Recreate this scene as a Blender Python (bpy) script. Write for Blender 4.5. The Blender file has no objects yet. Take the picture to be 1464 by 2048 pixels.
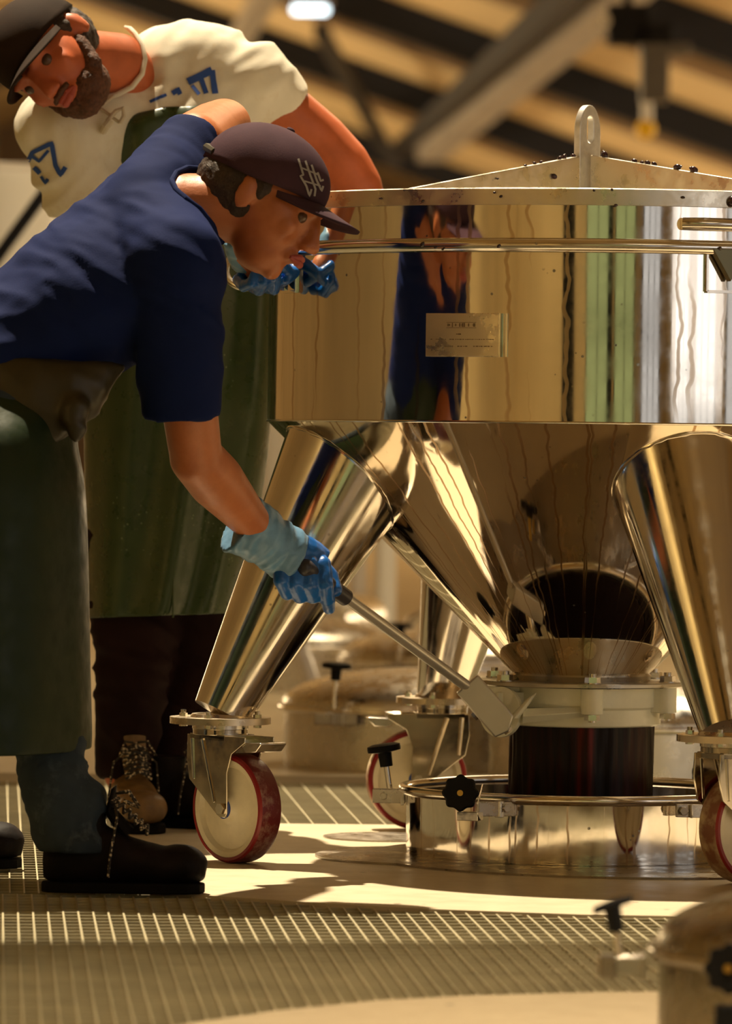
import bpy, bmesh, math, random
import numpy as np
from mathutils import Vector, Matrix, noise
from mathutils.bvhtree import BVHTree
PI = math.pi
sin, cos, sqrt = math.sin, math.cos, math.sqrt
random.seed(7)
scene = bpy.context.scene
COL = scene.collection

# ------------------------------------------------------------------ camera
CAM = Vector((-0.406, -10.4, 0.76)); FPX = 11100.0
PITCH, ROLL = math.atan(129 / FPX), 0.012
fw = Vector((0, cos(PITCH), -sin(PITCH))); up0 = Vector((0, sin(PITCH), cos(PITCH))); rt0 = Vector((1, 0, 0))
rt = rt0 * cos(ROLL) + up0 * sin(ROLL); up = -rt0 * sin(ROLL) + up0 * cos(ROLL)
cd = bpy.data.cameras.new('camera'); cam = bpy.data.objects.new('camera', cd); COL.objects.link(cam)
mw = Matrix((rt, up, -fw)).transposed().to_4x4(); mw.translation = CAM; cam.matrix_world = mw
cd.sensor_fit = 'VERTICAL'; cd.sensor_height = 36; cd.sensor_width = 36 * 1464 / 2048; cd.lens = FPX / 2048 * 36
cd.clip_start = 0.1; cd.clip_end = 400
cd.dof.use_dof = True; cd.dof.focus_distance = 9.93; cd.dof.aperture_fstop = 5.6
scene.camera = cam

def ray(x, y):
    return fw + rt * ((x - 732) / FPX) + up * ((1024 - y) / FPX)
def P(x, y, Y):
    """world point seen at photo pixel (x, y) on the plane Y = const"""
    d = ray(x, y); return CAM + d * ((Y - CAM.y) / d.y)
def PZ(x, y, z):
    d = ray(x, y); return CAM + d * ((z - CAM.z) / d.z)

# ------------------------------------------------------------------ light, world, exposure
scene.view_settings.view_transform = 'Standard'; scene.view_settings.look = 'None'
scene.view_settings.exposure = 0.0; scene.view_settings.gamma = 1.0; scene.view_settings.use_curve_mapping = False
try:
    scene.cycles.use_denoising = True
    scene.cycles.max_bounces = 9; scene.cycles.diffuse_bounces = 4; scene.cycles.glossy_bounces = 6
    scene.cycles.transmission_bounces = 4; scene.cycles.sample_clamp_indirect = 4.0; scene.cycles.sample_clamp_direct = 0
    scene.cycles.caustics_reflective = True; scene.cycles.blur_glossy = 0.6
    scene.cycles.use_adaptive_sampling = True; scene.cycles.adaptive_threshold = 0.015
except Exception: pass
W = bpy.data.worlds.new('world'); scene.world = W; W.use_nodes = True
W.node_tree.nodes['Background'].inputs[0].default_value = (0.75, 0.62, 0.42, 1)
W.node_tree.nodes['Background'].inputs[1].default_value = 0.05

def light(name, kind, loc, target, power, color, **kw):
    l = bpy.data.lights.new(name, kind); l.energy = power; l.color = color
    for k, v in kw.items(): setattr(l, k, v)
    o = bpy.data.objects.new(name, l); COL.objects.link(o); o.location = loc
    o.rotation_euler = (Vector(target) - Vector(loc)).to_track_quat('-Z', 'Y').to_euler()
    return o
SUN = Vector((-0.12, 0.36, 1.0))                      # towards the sun, which falls through a roof opening added for it above the hopper
light('sun', 'SUN', SUN * 20, (0, 0, 0), 10.0, (1.0, 0.83, 0.57), angle=math.radians(0.9))
light('hall_lamp_foreground', 'SPOT', (0.4, -4.6, 5.2), (0.3, -3.3, 0), 1750, (1.0, 0.78, 0.48), spot_size=0.66, spot_blend=0.7, shadow_soft_size=0.3)  # added spot without a fixture, brightens the foreground pad
# added fill lights, no fixtures: floor, walls, long side panels; last, daylight of the right windows
light('hall_lamp_front', 'AREA', (3.0, -8.5, 5.0), (1.0, -4, 0), 18, (1.0, 0.82, 0.50), shape='RECTANGLE', size=2.4, size_y=1.2)  # added unseen fill from the front right
light('wall_wash_left', 'AREA', (-6.2, -7.5, 4.6), (-9.0, -7.5, 1.2), 250, (1.0, 0.80, 0.45), shape='RECTANGLE', size=0.6, size_y=9)  # added to brighten the left wall mirrored in the steel
light('wall_wash_front', 'AREA', (-3.5, -15.2, 4.6), (-3.5, -18.0, 1.2), 115, (1.0, 0.80, 0.45), shape='RECTANGLE', size=8, size_y=0.6)  # added unseen fill on the wall behind the camera
light('hall_lamp_back', 'AREA', (1.5, 7.0, 5.0), (1.5, 7.5, 0), 220, (1.0, 0.78, 0.46), shape='RECTANGLE', size=3, size_y=3)  # added fill over the floor behind the hopper
light('window_daylight_left', 'AREA', (-8.8, 60, 2.6), (0, 60, 4.5), 4200, (1.0, 0.77, 0.44), shape='RECTANGLE', size=80, size_y=2.5)  # added light panel for the far roof, no window stands here
light('window_daylight_right', 'AREA', (8.8, 60, 2.2), (0, 60, 4.5), 3400, (1.0, 0.78, 0.48), shape='RECTANGLE', size=80, size_y=2.0)  # matching added panel on the right side, also without a window
light('window_daylight_near', 'AREA', (8.7, -8.5, 2.2), (0, -4, 1.0), 80, (1.0, 0.93, 0.85), shape='RECTANGLE', size=9, size_y=2.6)

# ------------------------------------------------------------------ mesh helpers
class MB:
    """collects shapes, build() links them as ONE mesh object"""
    def __init__(s): s.v = []; s.f = []; s.uv = {}
    def add(s, vs, fs, uvs=None):
        n = len(s.v); s.v += [tuple(v) for v in vs]
        for i, f in enumerate(fs):
            if uvs: s.uv[len(s.f)] = uvs[i]
            s.f.append(tuple(n + k for k in f))
        return s
    def box(s, c, size, R=None, taper=1.0):
        hx, hy, hz = size[0] / 2, size[1] / 2, size[2] / 2
        vs = []
        for sz in (-1, 1):
            k = taper if sz > 0 else 1
            for sx, sy in ((-1, -1), (1, -1), (1, 1), (-1, 1)): vs.append(Vector((sx * hx * k, sy * hy * k, sz * hz)))
        if R is not None: vs = [R @ v for v in vs]
        c = Vector(c); vs = [v + c for v in vs]
        return s.add(vs, [(0, 3, 2, 1), (4, 5, 6, 7), (0, 1, 5, 4), (1, 2, 6, 5), (2, 3, 7, 6), (3, 0, 4, 7)])
    def cyl(s, p0, p1, r0, r1=None, seg=32, caps=True):
        p0, p1 = Vector(p0), Vector(p1); r1 = r0 if r1 is None else r1
        a = (p1 - p0).normalized(); R = a.to_track_quat('Z', 'Y').to_matrix()
        vs = []; fs = []; uv = []
        L = (p1 - p0).length
        for (p, r) in ((p0, r0), (p1, r1)):
            for k in range(seg):
                t = 2 * PI * k / seg; vs.append(p + R @ Vector((r * cos(t), r * sin(t), 0)))
        for k in range(seg):
            j = (k + 1) % seg; fs.append((k, j, seg + j, seg + k))
            uv.append(((k / seg, 0), ((k + 1) / seg, 0), ((k + 1) / seg, L), (k / seg, L)))
        if caps:
            fs.append(tuple(range(seg - 1, -1, -1))); fs.append(tuple(range(seg, 2 * seg)))
            uv.append([(0, 0)] * seg); uv.append([(0, 0)] * seg)
        return s.add(vs, fs, uv)
    def lathe(s, prof, seg=64, c=(0, 0, 0), R=None, closed=False, a0=0.0, a1=2 * PI):
        """prof: list of (r, z)"""
        full = abs(a1 - a0 - 2 * PI) < 1e-6; n = seg if full else seg + 1
        vs = []; fs = []; uv = []; c = Vector(c)
        acc = [0]
        for i in range(1, len(prof)): acc.append(acc[-1] + math.dist(prof[i], prof[i - 1]))
        for (r, z) in prof:
            for k in range(n):
                t = a0 + (a1 - a0) * k / seg; v = Vector((r * cos(t), r * sin(t), z))
                vs.append((R @ v if R is not None else v) + c)
        m = len(prof); rng = range(m if closed else m - 1)
        for i in rng:
            i2 = (i + 1) % m
            for k in range(seg):
                k2 = (k + 1) % n if full else k + 1
                fs.append((i * n + k, i * n + k2, i2 * n + k2, i2 * n + k))
                u0, u1, v0, v1 = k / seg, (k + 1) / seg, acc[i], acc[i2] if i2 else acc[i]
                uv.append(((u0, v0), (u1, v0), (u1, v1), (u0, v1)))
        return s.add(vs, fs, uv)
    def torus(s, R_, r, c=(0, 0, 0), seg=96, sides=16, M=None, a0=0.0, a1=2 * PI):
        prof = [(R_ + r * cos(2 * PI * k / sides), r * sin(2 * PI * k / sides)) for k in range(sides)]
        return s.lathe(prof, seg, c, M, closed=True, a0=a0, a1=a1)
    def tube(s, pts, r, sides=10, caps=True):
        pts = [Vector(p) for p in pts]; n = len(pts); vs = []; fs = []
        rad = r if isinstance(r, (list, tuple)) else [r] * n
        t0 = (pts[1] - pts[0]).normalized(); ref = t0.orthogonal().normalized()
        for i, p in enumerate(pts):
            t = (pts[min(i + 1, n - 1)] - pts[max(i - 1, 0)]).normalized()
            ref = (ref - t * ref.dot(t)).normalized(); b = t.cross(ref)
            for k in range(sides):
                a = 2 * PI * k / sides; vs.append(p + (ref * cos(a) + b * sin(a)) * rad[i])
        for i in range(n - 1):
            for k in range(sides):
                j = (k + 1) % sides; fs.append((i * sides + k, i * sides + j, (i + 1) * sides + j, (i + 1) * sides + k))
        if caps: fs.append(tuple(range(sides - 1, -1, -1))); fs.append(tuple((n - 1) * sides + k for k in range(sides)))
        return s.add(vs, fs)
    def sphere(s, c, r, R=None, seg=16, rings=10):
        r = Vector(r) if not isinstance(r, (int, float)) else Vector((r, r, r)); c = Vector(c)
        vs = []; fs = []
        for i in range(1, rings):
            p = PI * i / rings
            for k in range(seg):
                t = 2 * PI * k / seg; v = Vector((r.x * sin(p) * cos(t), r.y * sin(p) * sin(t), r.z * cos(p)))
                vs.append((R @ v if R is not None else v) + c)
        top = len(vs); v = Vector((0, 0, r.z)); vs.append((R @ v if R is not None else v) + c); vs.append((R @ -v if R is not None else -v) + c)
        for i in range(rings - 2):
            for k in range(seg):
                j = (k + 1) % seg; fs.append((i * seg + k, (i + 1) * seg + k, (i + 1) * seg + j, i * seg + j))
        for k in range(seg):
            j = (k + 1) % seg; fs.append((top, k, j)); fs.append((top + 1, (rings - 2) * seg + j, (rings - 2) * seg + k))
        return s.add(vs, fs)
    def prism(s, poly, d, M=None):
        """poly: 2D points (x, z) extruded by d along y, centred; M: 4x4"""
        a = sum(poly[i][0] * poly[(i + 1) % len(poly)][1] - poly[(i + 1) % len(poly)][0] * poly[i][1] for i in range(len(poly)))
        if a < 0: poly = poly[::-1]
        n = len(poly); vs = [Vector((x, -d / 2, z)) for x, z in poly] + [Vector((x, d / 2, z)) for x, z in poly]
        if M is not None: vs = [M @ v for v in vs]
        fs = [tuple(range(n)), tuple(range(2 * n - 1, n - 1, -1))]
        for i in range(n): j = (i + 1) % n; fs.append((j, i, n + i, n + j))
        return s.add(vs, fs)
    def loft(s, st, seg=28, caps=True):
        """st: list of (centre, axisA, axisB) rings, axis vectors carry the radii"""
        vs = []; fs = []; n = len(st)
        for c, A, B in st:
            c, A, B = Vector(c), Vector(A), Vector(B)
            for k in range(seg):
                t = 2 * PI * k / seg; vs.append(c + A * cos(t) + B * sin(t))
        for i in range(n - 1):
            for k in range(seg):
                j = (k + 1) % seg; fs.append((i * seg + k, i * seg + j, (i + 1) * seg + j, (i + 1) * seg + k))
        if caps: fs.append(tuple(range(seg - 1, -1, -1))); fs.append(tuple((n - 1) * seg + k for k in range(seg)))
        return s.add(vs, fs)
    def limb(s, pts, seg=20):
        """pts: [(p, r), ...] round-ended tapered chain"""
        for (p, r) in pts: s.sphere(p, r, seg=seg, rings=12)
        for (p, r), (q, r2) in zip(pts, pts[1:]): s.cyl(p, q, r, r2, seg=seg)
        return s
    def hexn(s, c, r, h, axis=(0, 0, 1)):
        c = Vector(c); a = Vector(axis).normalized()
        return s.cyl(c, c + a * h, r, r * 0.96, seg=6)
    def mesh(s, name):
        me = bpy.data.meshes.new(name); me.from_pydata(s.v, [], s.f)
        if s.uv:
            l = me.uv_layers.new(name='UVMap'); k = 0
            for i, f in enumerate(s.f):
                u = s.uv.get(i)
                for j in range(len(f)):
                    if u: l.data[k].uv = u[j]
                    k += 1
        return me
    def build(s, name, mat, parent=None, smooth=35, fix=True, bevel=0):
        me = s.mesh(name)
        if fix:
            bm = bmesh.new(); bm.from_mesh(me); bmesh.ops.recalc_face_normals(bm, faces=bm.faces); bm.to_mesh(me); bm.free()
        if mat: me.materials.append(mat)
        return link(name, me, parent, smooth, bevel)

def link(name, me, parent=None, smooth=35, bevel=0):
    if smooth:
        me.polygons.foreach_set('use_smooth', [True] * len(me.polygons))
        me.set_sharp_from_angle(angle=math.radians(smooth))
    me.update()
    o = bpy.data.objects.new(name, me); COL.objects.link(o)
    if parent is not None:
        o.parent = parent; o.matrix_parent_inverse = world_of(parent).inverted()
    if bevel:
        b = o.modifiers.new('bevel', 'BEVEL'); b.width = bevel; b.segments = 2; b.limit_method = 'ANGLE'; b.angle_limit = math.radians(40)
        if hasattr(b, 'harden_normals'): b.harden_normals = False
    return o
def world_of(o):
    m = o.matrix_basis.copy()
    while o.parent is not None:
        m = o.parent.matrix_basis @ o.matrix_parent_inverse @ m if False else (world_of(o.parent) @ o.matrix_parent_inverse @ m)
        break
    return m
def tag(o, label=None, cat=None, group=None, kind=None):
    if label: o['label'] = label
    if cat: o['category'] = cat
    if group: o['group'] = group
    if kind: o['kind'] = kind
    return o
def empty(name, loc, label=None, cat=None, group=None, rz=0):
    o = bpy.data.objects.new(name, None); COL.objects.link(o); o.location = loc; o.rotation_euler = (0, 0, rz)
    o.empty_display_size = 0.05
    return tag(o, label, cat, group)
def structure(name, mb, mat, **k):
    return tag(mb.build(name, mat, None, **k), kind='structure')
def Rz(a): return Matrix.Rotation(a, 3, 'Z')
def fuse(mb, name, voxel, mat, parent=None, smooth_it=6, disp=None, factor=0.5):
    """melt overlapping shapes into one continuous surface"""
    me = mb.mesh('tmp'); o = bpy.data.objects.new('tmp', me); COL.objects.link(o)
    m = o.modifiers.new('r', 'REMESH'); m.mode = 'VOXEL'; m.voxel_size = voxel; m.use_smooth_shade = True
    if smooth_it:
        q = o.modifiers.new('s', 'SMOOTH'); q.iterations = smooth_it; q.factor = factor
    dg = bpy.context.evaluated_depsgraph_get(); dg.update()
    out = bpy.data.meshes.new_from_object(o.evaluated_get(dg)); out.name = name
    bpy.data.objects.remove(o); bpy.data.meshes.remove(me)
    if disp:
        no = [v.normal.copy() for v in out.vertices]
        for v, nn in zip(out.vertices, no): v.co = v.co + nn * disp(v.co, nn)
    out.materials.clear()
    if mat: out.materials.append(mat)
    out.polygons.foreach_set('use_smooth', [True] * len(out.polygons)); out.update()
    ob = bpy.data.objects.new(name, out); COL.objects.link(ob)
    if parent is not None: ob.parent = parent; ob.matrix_parent_inverse = world_of(parent).inverted()
    return ob

# ------------------------------------------------------------------ materials
class NT:
    def __init__(s, name):
        s.m = bpy.data.materials.new(name); s.m.use_nodes = True; s.t = s.m.node_tree; s.n = s.t.nodes
        s.b = s.n['Principled BSDF']
    def node(s, kind, **k):
        x = s.n.new(kind)
        for a, v in k.items(): setattr(x, a, v)
        return x
    def link(s, a, b): s.t.links.new(a, b)
    def coord(s, which='Object', scale=(1, 1, 1), rot=(0, 0, 0)):
        c = s.node('ShaderNodeTexCoord'); m = s.node('ShaderNodeMapping')
        m.inputs['Scale'].default_value = scale; m.inputs['Rotation'].default_value = rot
        s.link(c.outputs[which], m.inputs[0]); return m.outputs[0]
    def noise(s, co, scale=5, detail=4, rough=0.5, dist=0):
        x = s.node('ShaderNodeTexNoise'); x.inputs['Scale'].default_value = scale; x.inputs['Detail'].default_value = detail
        x.inputs['Roughness'].default_value = rough; x.inputs['Distortion'].default_value = dist
        s.link(co, x.inputs['Vector']); return x.outputs[0]
    def ramp(s, f, stops):
        r = s.node('ShaderNodeValToRGB'); e = r.color_ramp.elements
        while len(e) < len(stops): e.new(0.5)
        for el, (p, c) in zip(e, stops):
            el.position = p; el.color = (c, c, c, 1) if isinstance(c, (int, float)) else (*c, 1)
        s.link(f, r.inputs[0]); return r.outputs[0]
    def mix(s, f, a, b):
        x = s.node('ShaderNodeMix', data_type='RGBA')
        if isinstance(f, (int, float)): x.inputs[0].default_value = f
        else: s.link(f, x.inputs[0])
        for i, c in ((6, a), (7, b)):
            if isinstance(c, tuple): x.inputs[i].default_value = (*c, 1)
            else: s.link(c, x.inputs[i])
        return x.outputs[2]
    def math(s, op, a, b=None, clamp=False):
        x = s.node('ShaderNodeMath', operation=op, use_clamp=clamp)
        for i, c in enumerate((a, b)):
            if c is None: continue
            if isinstance(c, (int, float)): x.inputs[i].default_value = c
            else: s.link(c, x.inputs[i])
        return x.outputs[0]
    def bump(s, h, strength=0.3, dist=0.01):
        x = s.node('ShaderNodeBump'); x.inputs['Strength'].default_value = strength; x.inputs['Distance'].default_value = dist
        s.link(h, x.inputs['Height']); s.link(x.outputs[0], s.b.inputs['Normal'])
    def set(s, key, v):
        i = s.b.inputs[key]
        if isinstance(v, (int, float)): i.default_value = v
        elif isinstance(v, tuple): i.default_value = (*v, 1) if len(v) == 3 and i.type == 'RGBA' else v
        else: s.link(v, i)
        return s
def basic(name, col, rough=0.5, metal=0.0, var=0.0, nscale=8, bump=0.0, bscale=40, bdist=0.004, coat=0.0, spec=0.5, emis=None, es=1.0, scale=(1, 1, 1), sheen=0):
    t = NT(name); t.set('Roughness', rough); t.set('Metallic', metal); t.set('Specular IOR Level', spec)
    if coat: t.set('Coat Weight', coat)
    if sheen: t.set('Sheen Weight', sheen)
    if var:
        n = t.noise(t.coord('Object', scale), nscale, 5, 0.6)
        lo = tuple(max(0, c * (1 - var)) for c in col); hi = tuple(min(1, c * (1 + var)) for c in col)
        t.set('Base Color', t.ramp(n, [(0.3, lo), (0.7, hi)]))
    else: t.set('Base Color', col)
    if bump: t.bump(t.noise(t.coord('Object', scale), bscale, 4, 0.6), bump, bdist)
    if emis: t.set('Emission Color', emis); t.set('Emission Strength', es)
    return t.m
def emit(name, col, s):
    return basic(name, (0, 0, 0), 0.6, emis=col, es=s)

def steel(name, base=(0.80, 0.76, 0.70), rough=0.07, wave=0.0, drips=0.0, spots=0.3, brushed=0.0, dripdens=26, vlen=2.2, gate=0.50):
    """polished stainless: slight waviness, wine runs along the V of the uv map, small splashes"""
    t = NT(name); t.set('Metallic', 1.0); t.set('Specular IOR Level', 0.5)
    ob = t.coord('Object'); col = base; rgh = rough
    fine = t.noise(ob, 22, 4, 0.65)
    r = t.ramp(fine, [(0.35, rough * 0.6), (0.75, rough * 1.7)])
    smear = t.noise(ob, 7, 3, 0.5)
    c = t.mix(t.ramp(smear, [(0.42, 0.0), (0.8, 0.35)]), base, tuple(b * 0.82 for b in base))
    if drips:
        uv = t.coord('UV', (dripdens, vlen, 1))
        wob = t.noise(t.coord('UV', (34, 13, 1)), 1.0, 2, 0.6)
        sep = t.node('ShaderNodeSeparateXYZ'); t.link(uv, sep.inputs[0])
        u = t.math('ADD', sep.outputs[0], t.math('MULTIPLY', wob, 0.6))
        com = t.node('ShaderNodeCombineXYZ'); t.link(u, com.inputs[0]); t.link(t.math('MULTIPLY', sep.outputs[1], 0.6), com.inputs[1])
        vor = t.node('ShaderNodeTexVoronoi', feature='F1', distance='EUCLIDEAN'); vor.voronoi_dimensions = '1D'
        vor.inputs['Scale'].default_value = 1.0; t.link(u, vor.inputs['W'])
        line = t.ramp(vor.outputs['Distance'], [(0.0, 1.0), (0.045, 0.85), (0.075, 0.0)])
        gate = t.ramp(t.noise(com.outputs[0], 1.3, 1, 0.5), [(gate, 0.0), (gate + 0.07, 1.0)])
        m = t.math('MULTIPLY', t.math('MULTIPLY', line, gate), drips)
        c = t.mix(m, c, (0.42, 0.26, 0.12)); r = t.mix(m, r, (0.28, 0.28, 0.28))
    if spots:
        vs = t.node('ShaderNodeTexVoronoi', feature='F1'); vs.inputs['Scale'].default_value = 34; t.link(ob, vs.inputs['Vector'])
        g = t.math('MULTIPLY', t.ramp(vs.outputs['Distance'], [(0.0, 1.0), (0.07, 1.0), (0.11, 0.0)]), t.ramp(t.noise(ob, 9, 2), [(0.55, 0.0), (0.62, spots)]))
        c = t.mix(g, c, (0.03, 0.012, 0.010)); r = t.mix(g, r, (0.5, 0.5, 0.5))
    t.set('Base Color', c); t.set('Roughness', r)
    if wave or brushed:
        h = t.noise(t.coord('Object', (1, 1, 0.5)), 3.5, 1, 0.4)
        if brushed:
            h = t.noise(t.coord('Object', (1, 1, 22)), 30, 3, 0.6); t.bump(h, brushed, 0.001)
        else: t.bump(h, wave, 0.02)
    return t.m
M = {}
M['steel'] = steel('polished_steel', wave=0.06, drips=0.6, spots=0.6, dripdens=64)
M['steel_cone'] = steel('cone_steel', base=(0.82, 0.74, 0.62), rough=0.05, drips=0.9, spots=0.5, wave=0.04, dripdens=84, gate=0.42)
M['steel_leg'] = steel('leg_steel', rough=0.13, spots=0.4)
M['steel_trim'] = steel('trim_steel', rough=0.16, spots=0.7)
M['steel_dull'] = steel('dull_steel', base=(0.66, 0.63, 0.58), rough=0.30, spots=0.5, brushed=0.15)
M['steel_lid'] = steel('lid_steel', base=(0.88, 0.80, 0.66), rough=0.36, spots=1.0)
M['steel_flange'] = steel('flange_steel', base=(0.50, 0.46, 0.38), rough=0.36, spots=0.4)
M['steel_plate'] = steel('caster_plate_steel', base=(0.70, 0.60, 0.46), rough=0.32, spots=0.3)
M['steel_near'] = steel('shaded_steel', base=(0.42, 0.37, 0.27), rough=0.26, spots=0.2)  # darker copy of the steel, dim grating reflection put into its colour
M['lug'] = basic('brushed_lug_steel', (0.72, 0.71, 0.68), 0.4, 0.65, var=0.12, nscale=60, bump=0.2)
M['tongue'] = basic('dark_latch_steel', (0.16, 0.14, 0.08), 0.3, 0.9)
M['steel_floor'] = steel('floor_plate_steel', base=(0.34, 0.30, 0.25), rough=0.34, spots=0.6)
M['steel_fork'] = steel('fork_steel', base=(0.60, 0.54, 0.44), rough=0.15, spots=0.3, wave=0.03)
M['bolt'] = steel('bolt_steel', rough=0.2, spots=0)
M['alu'] = basic('grey_aluminium', (0.56, 0.53, 0.47), 0.34, 0.6, var=0.08, bump=0.1)
M['plastic'] = basic('ivory_plastic', (0.90, 0.88, 0.70), 0.28, var=0.07, nscale=14, bump=0.15, bscale=60, coat=0.5)
M['black'] = basic('black_plastic', (0.005, 0.005, 0.006), 0.5, var=0.2, spec=0.15)
M['blackrub'] = basic('black_grip', (0.03, 0.028, 0.035), 0.4)
M['wheel'] = basic('cream_nylon', (0.74, 0.66, 0.48), 0.38, var=0.16, nscale=10, bump=0.1)
M['hub'] = basic('white_nylon_hub', (0.82, 0.80, 0.74), 0.3)
M['bluehub'] = basic('blue_seal', (0.01, 0.05, 0.30), 0.4)
M['brass'] = basic('brass', (0.6, 0.4, 0.1), 0.35, 1.0)
t = NT('red_tyre'); n = t.noise(t.coord('Object'), 60, 6, 0.7); n2 = t.noise(t.coord('Object'), 14, 4, 0.6)
t.set('Base Color', t.mix(t.ramp(t.math('MULTIPLY', n, n2), [(0.24, 0.0), (0.36, 0.75)]), (0.13, 0.008, 0.008), (0.34, 0.21, 0.15))); t.set('Roughness', 0.4); M['tyre'] = t.m
t = NT('dusty_tyre'); n2 = t.noise(t.coord('Object'), 18, 5, 0.6)
t.set('Base Color', t.mix(t.ramp(n2, [(0.40, 0.0), (0.60, 1.0)]), (0.60, 0.48, 0.30), (0.22, 0.09, 0.05))); t.set('Roughness', 0.55); M['tyre_dusty'] = t.m
M['redring'] = basic('red_ring', (0.22, 0.008, 0.010), 0.4, var=0.15)
# wine
t = NT('red_wine'); sx = t.noise(t.coord('Object', (1, 1, 0.05)), 26, 3, 0.55)
t.set('Base Color', t.ramp(sx, [(0.50, (0.006, 0.002, 0.002)), (0.62, (0.035, 0.004, 0.003)), (0.74, (0.16, 0.012, 0.006))])); t.set('Roughness', 0.4); t.set('Specular IOR Level', 0.2)
t.bump(sx, 0.35, 0.01); M['wine'] = t.m
M['must'] = basic('grape_must', (0.006, 0.001, 0.002), 0.4, spec=0.15, bump=0.8, bscale=30, bdist=0.01)
M['grape'] = basic('grape_skin', (0.030, 0.010, 0.016), 0.2, coat=0.5, var=0.4, nscale=60)
# ================================================================== THE HALL
t = NT('concrete'); co = t.coord('Object')
n1 = t.noise(co, 1.1, 5, 0.55); n2 = t.noise(co, 14, 6, 0.7)
base = t.ramp(n1, [(0.3, (0.50, 0.42, 0.29)), (0.7, (0.62, 0.53, 0.38))])
base = t.mix(t.ramp(n2, [(0.35, 0.0), (0.8, 0.35)]), base, (0.45, 0.37, 0.25))
sp = t.node('ShaderNodeTexVoronoi', feature='F1'); sp.inputs['Scale'].default_value = 9; t.link(co, sp.inputs['Vector'])
g = t.math('MULTIPLY', t.ramp(sp.outputs['Distance'], [(0.0, 1.0), (0.05, 1.0), (0.07, 0.0)]), t.ramp(t.noise(co, 3, 2), [(0.5, 0.0), (0.55, 0.9)]))
base = t.mix(g, base, (0.05, 0.02, 0.015))
t.set('Base Color', base); t.set('Roughness', t.ramp(n2, [(0.3, 0.30), (0.7, 0.50)])); t.bump(n2, 0.15, 0.004); M['concrete'] = t.m
M['wall'] = basic('tan_plaster', (0.70, 0.55, 0.29), 0.75, var=0.12, nscale=0.8, bump=0.15, bscale=20)
M['wall_end'] = basic('end_wall_brown', (0.20, 0.14, 0.09), 0.8, var=0.2, nscale=0.5)
M['roof'] = basic('tan_roof_panel', (0.60, 0.45, 0.24), 0.7, var=0.12, nscale=0.35)
M['beam'] = basic('dark_painted_steel', (0.009, 0.010, 0.016), 0.6, var=0.2, spec=0.2)
M['purlin'] = basic('brown_purlin', (0.16, 0.095, 0.04), 0.7)
M['beam_grey'] = basic('grey_steel_beam', (0.27, 0.24, 0.21), 0.5, var=0.2, nscale=1)
M['grate'] = basic('galvanised_grating', (0.40, 0.35, 0.22), 0.5, 0.3, var=0.15, nscale=6)
M['pit'] = basic('wet_channel', (0.10, 0.085, 0.055), 0.5, var=0.3)  # dark floor of the channel below the gratings
M['pane_green'] = emit('daylit_pane_green', (0.62, 0.66, 0.24), 0.5)
M['pane_white'] = emit('daylit_pane_white', (0.92, 0.88, 0.84), 0.7)
M['frame'] = basic('window_frame_dark', (0.06, 0.05, 0.03), 0.5)

YF, YB, XL, XR = -18.0, 116.0, -9.0, 9.0
EDGE = 0.0
def slab(mb, pts, z0, z1):
    n = len(pts); vs = [Vector((x, y, z0)) for x, y in pts] + [Vector((x, y, z1)) for x, y in pts]
    fs = [tuple(range(n - 1, -1, -1)), tuple(range(n, 2 * n))] + [(i, (i + 1) % n, n + (i + 1) % n, n + i) for i in range(n)]
    mb.add(vs, fs)
# concrete deck pieces: the pad under the hopper, the pad in front, the hall floor behind
deck = MB()
fl = [PZ(300, 1783, 0), PZ(640, 1806, 0), PZ(860, 1818, 0), PZ(1162, 1829, 0), PZ(1464, 1834, 0)]
yb = PZ(640, 1648, 0).y
slab(deck, [(p.x, p.y) for p in fl] + [(8.9, fl[-1].y - 0.05), (8.9, yb + 0.1), (fl[0].x + 0.0 - 0.12, yb)], -0.12, 0.0)
ft = [PZ(x, y, 0) for x, y in ((230, 2075), (380, 2046), (560, 2020), (760, 2000), (960, 1990), (1200, 1984), (1464, 1982))]
slab(deck, [(-8.9, ft[0].y - 0.5)] + [(p.x, p.y) for p in ft] + [(8.9, ft[-1].y), (8.9, YF), (-8.9, YF)], -0.12, 0.0)
y2 = PZ(640, 1562, 0).y
slab(deck, [(-8.9, y2), (8.9, y2 + 0.4), (8.9, YB), (-8.9, YB)], -0.12, 0.0)
structure('floor', deck, M['concrete'], smooth=0)
pit = MB(); pit.box((0, -1, -0.32), (17.9, 12, 0.02)); structure('floor_channel', pit, M['pit'], smooth=0)
# gratings (bars turned 3.8 degrees to the lens)
def grating(name, x0, x1, y0, y1, pitch_x, pitch_y, inside):
    mb = MB(); a = math.radians(-3.8); ux = Vector((cos(a), -sin(a), 0)); uy = Vector((sin(a), cos(a), 0))
    c = Vector(((x0 + x1) / 2, (y0 + y1) / 2, 0)); W2, H2 = (x1 - x0) / 2, (y1 - y0) / 2
    R = Matrix((ux, uy, Vector((0, 0, 1)))).transposed()
    k = -W2
    while k <= W2:
        # clip each bar to the opening
        seg = [t_ for t_ in np.arange(-H2 - 0.4, H2 + 0.4, 0.02) if inside(*(c + ux * k + uy * float(t_)).xy)]
        if seg:
            s0, s1 = float(seg[0]), float(seg[-1]); m = c + ux * k + uy * ((s0 + s1) / 2)
            mb.box((m.x, m.y, -0.018), (0.0028, s1 - s0, 0.030), R)
        k += pitch_x
    k = -H2 - 0.4
    while k <= H2 + 0.4:
        seg = [t_ for t_ in np.arange(-W2, W2, 0.02) if inside(*(c + uy * k + ux * float(t_)).xy)]
        if seg:
            s0, s1 = float(seg[0]), float(seg[-1]); m = c + uy * k + ux * ((s0 + s1) / 2)
            mb.box((m.x, m.y, -0.017), (s1 - s0, 0.0045, 0.026), R)
        k += pitch_y
    return structure(name, mb, M['grate'], smooth=0)
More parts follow.
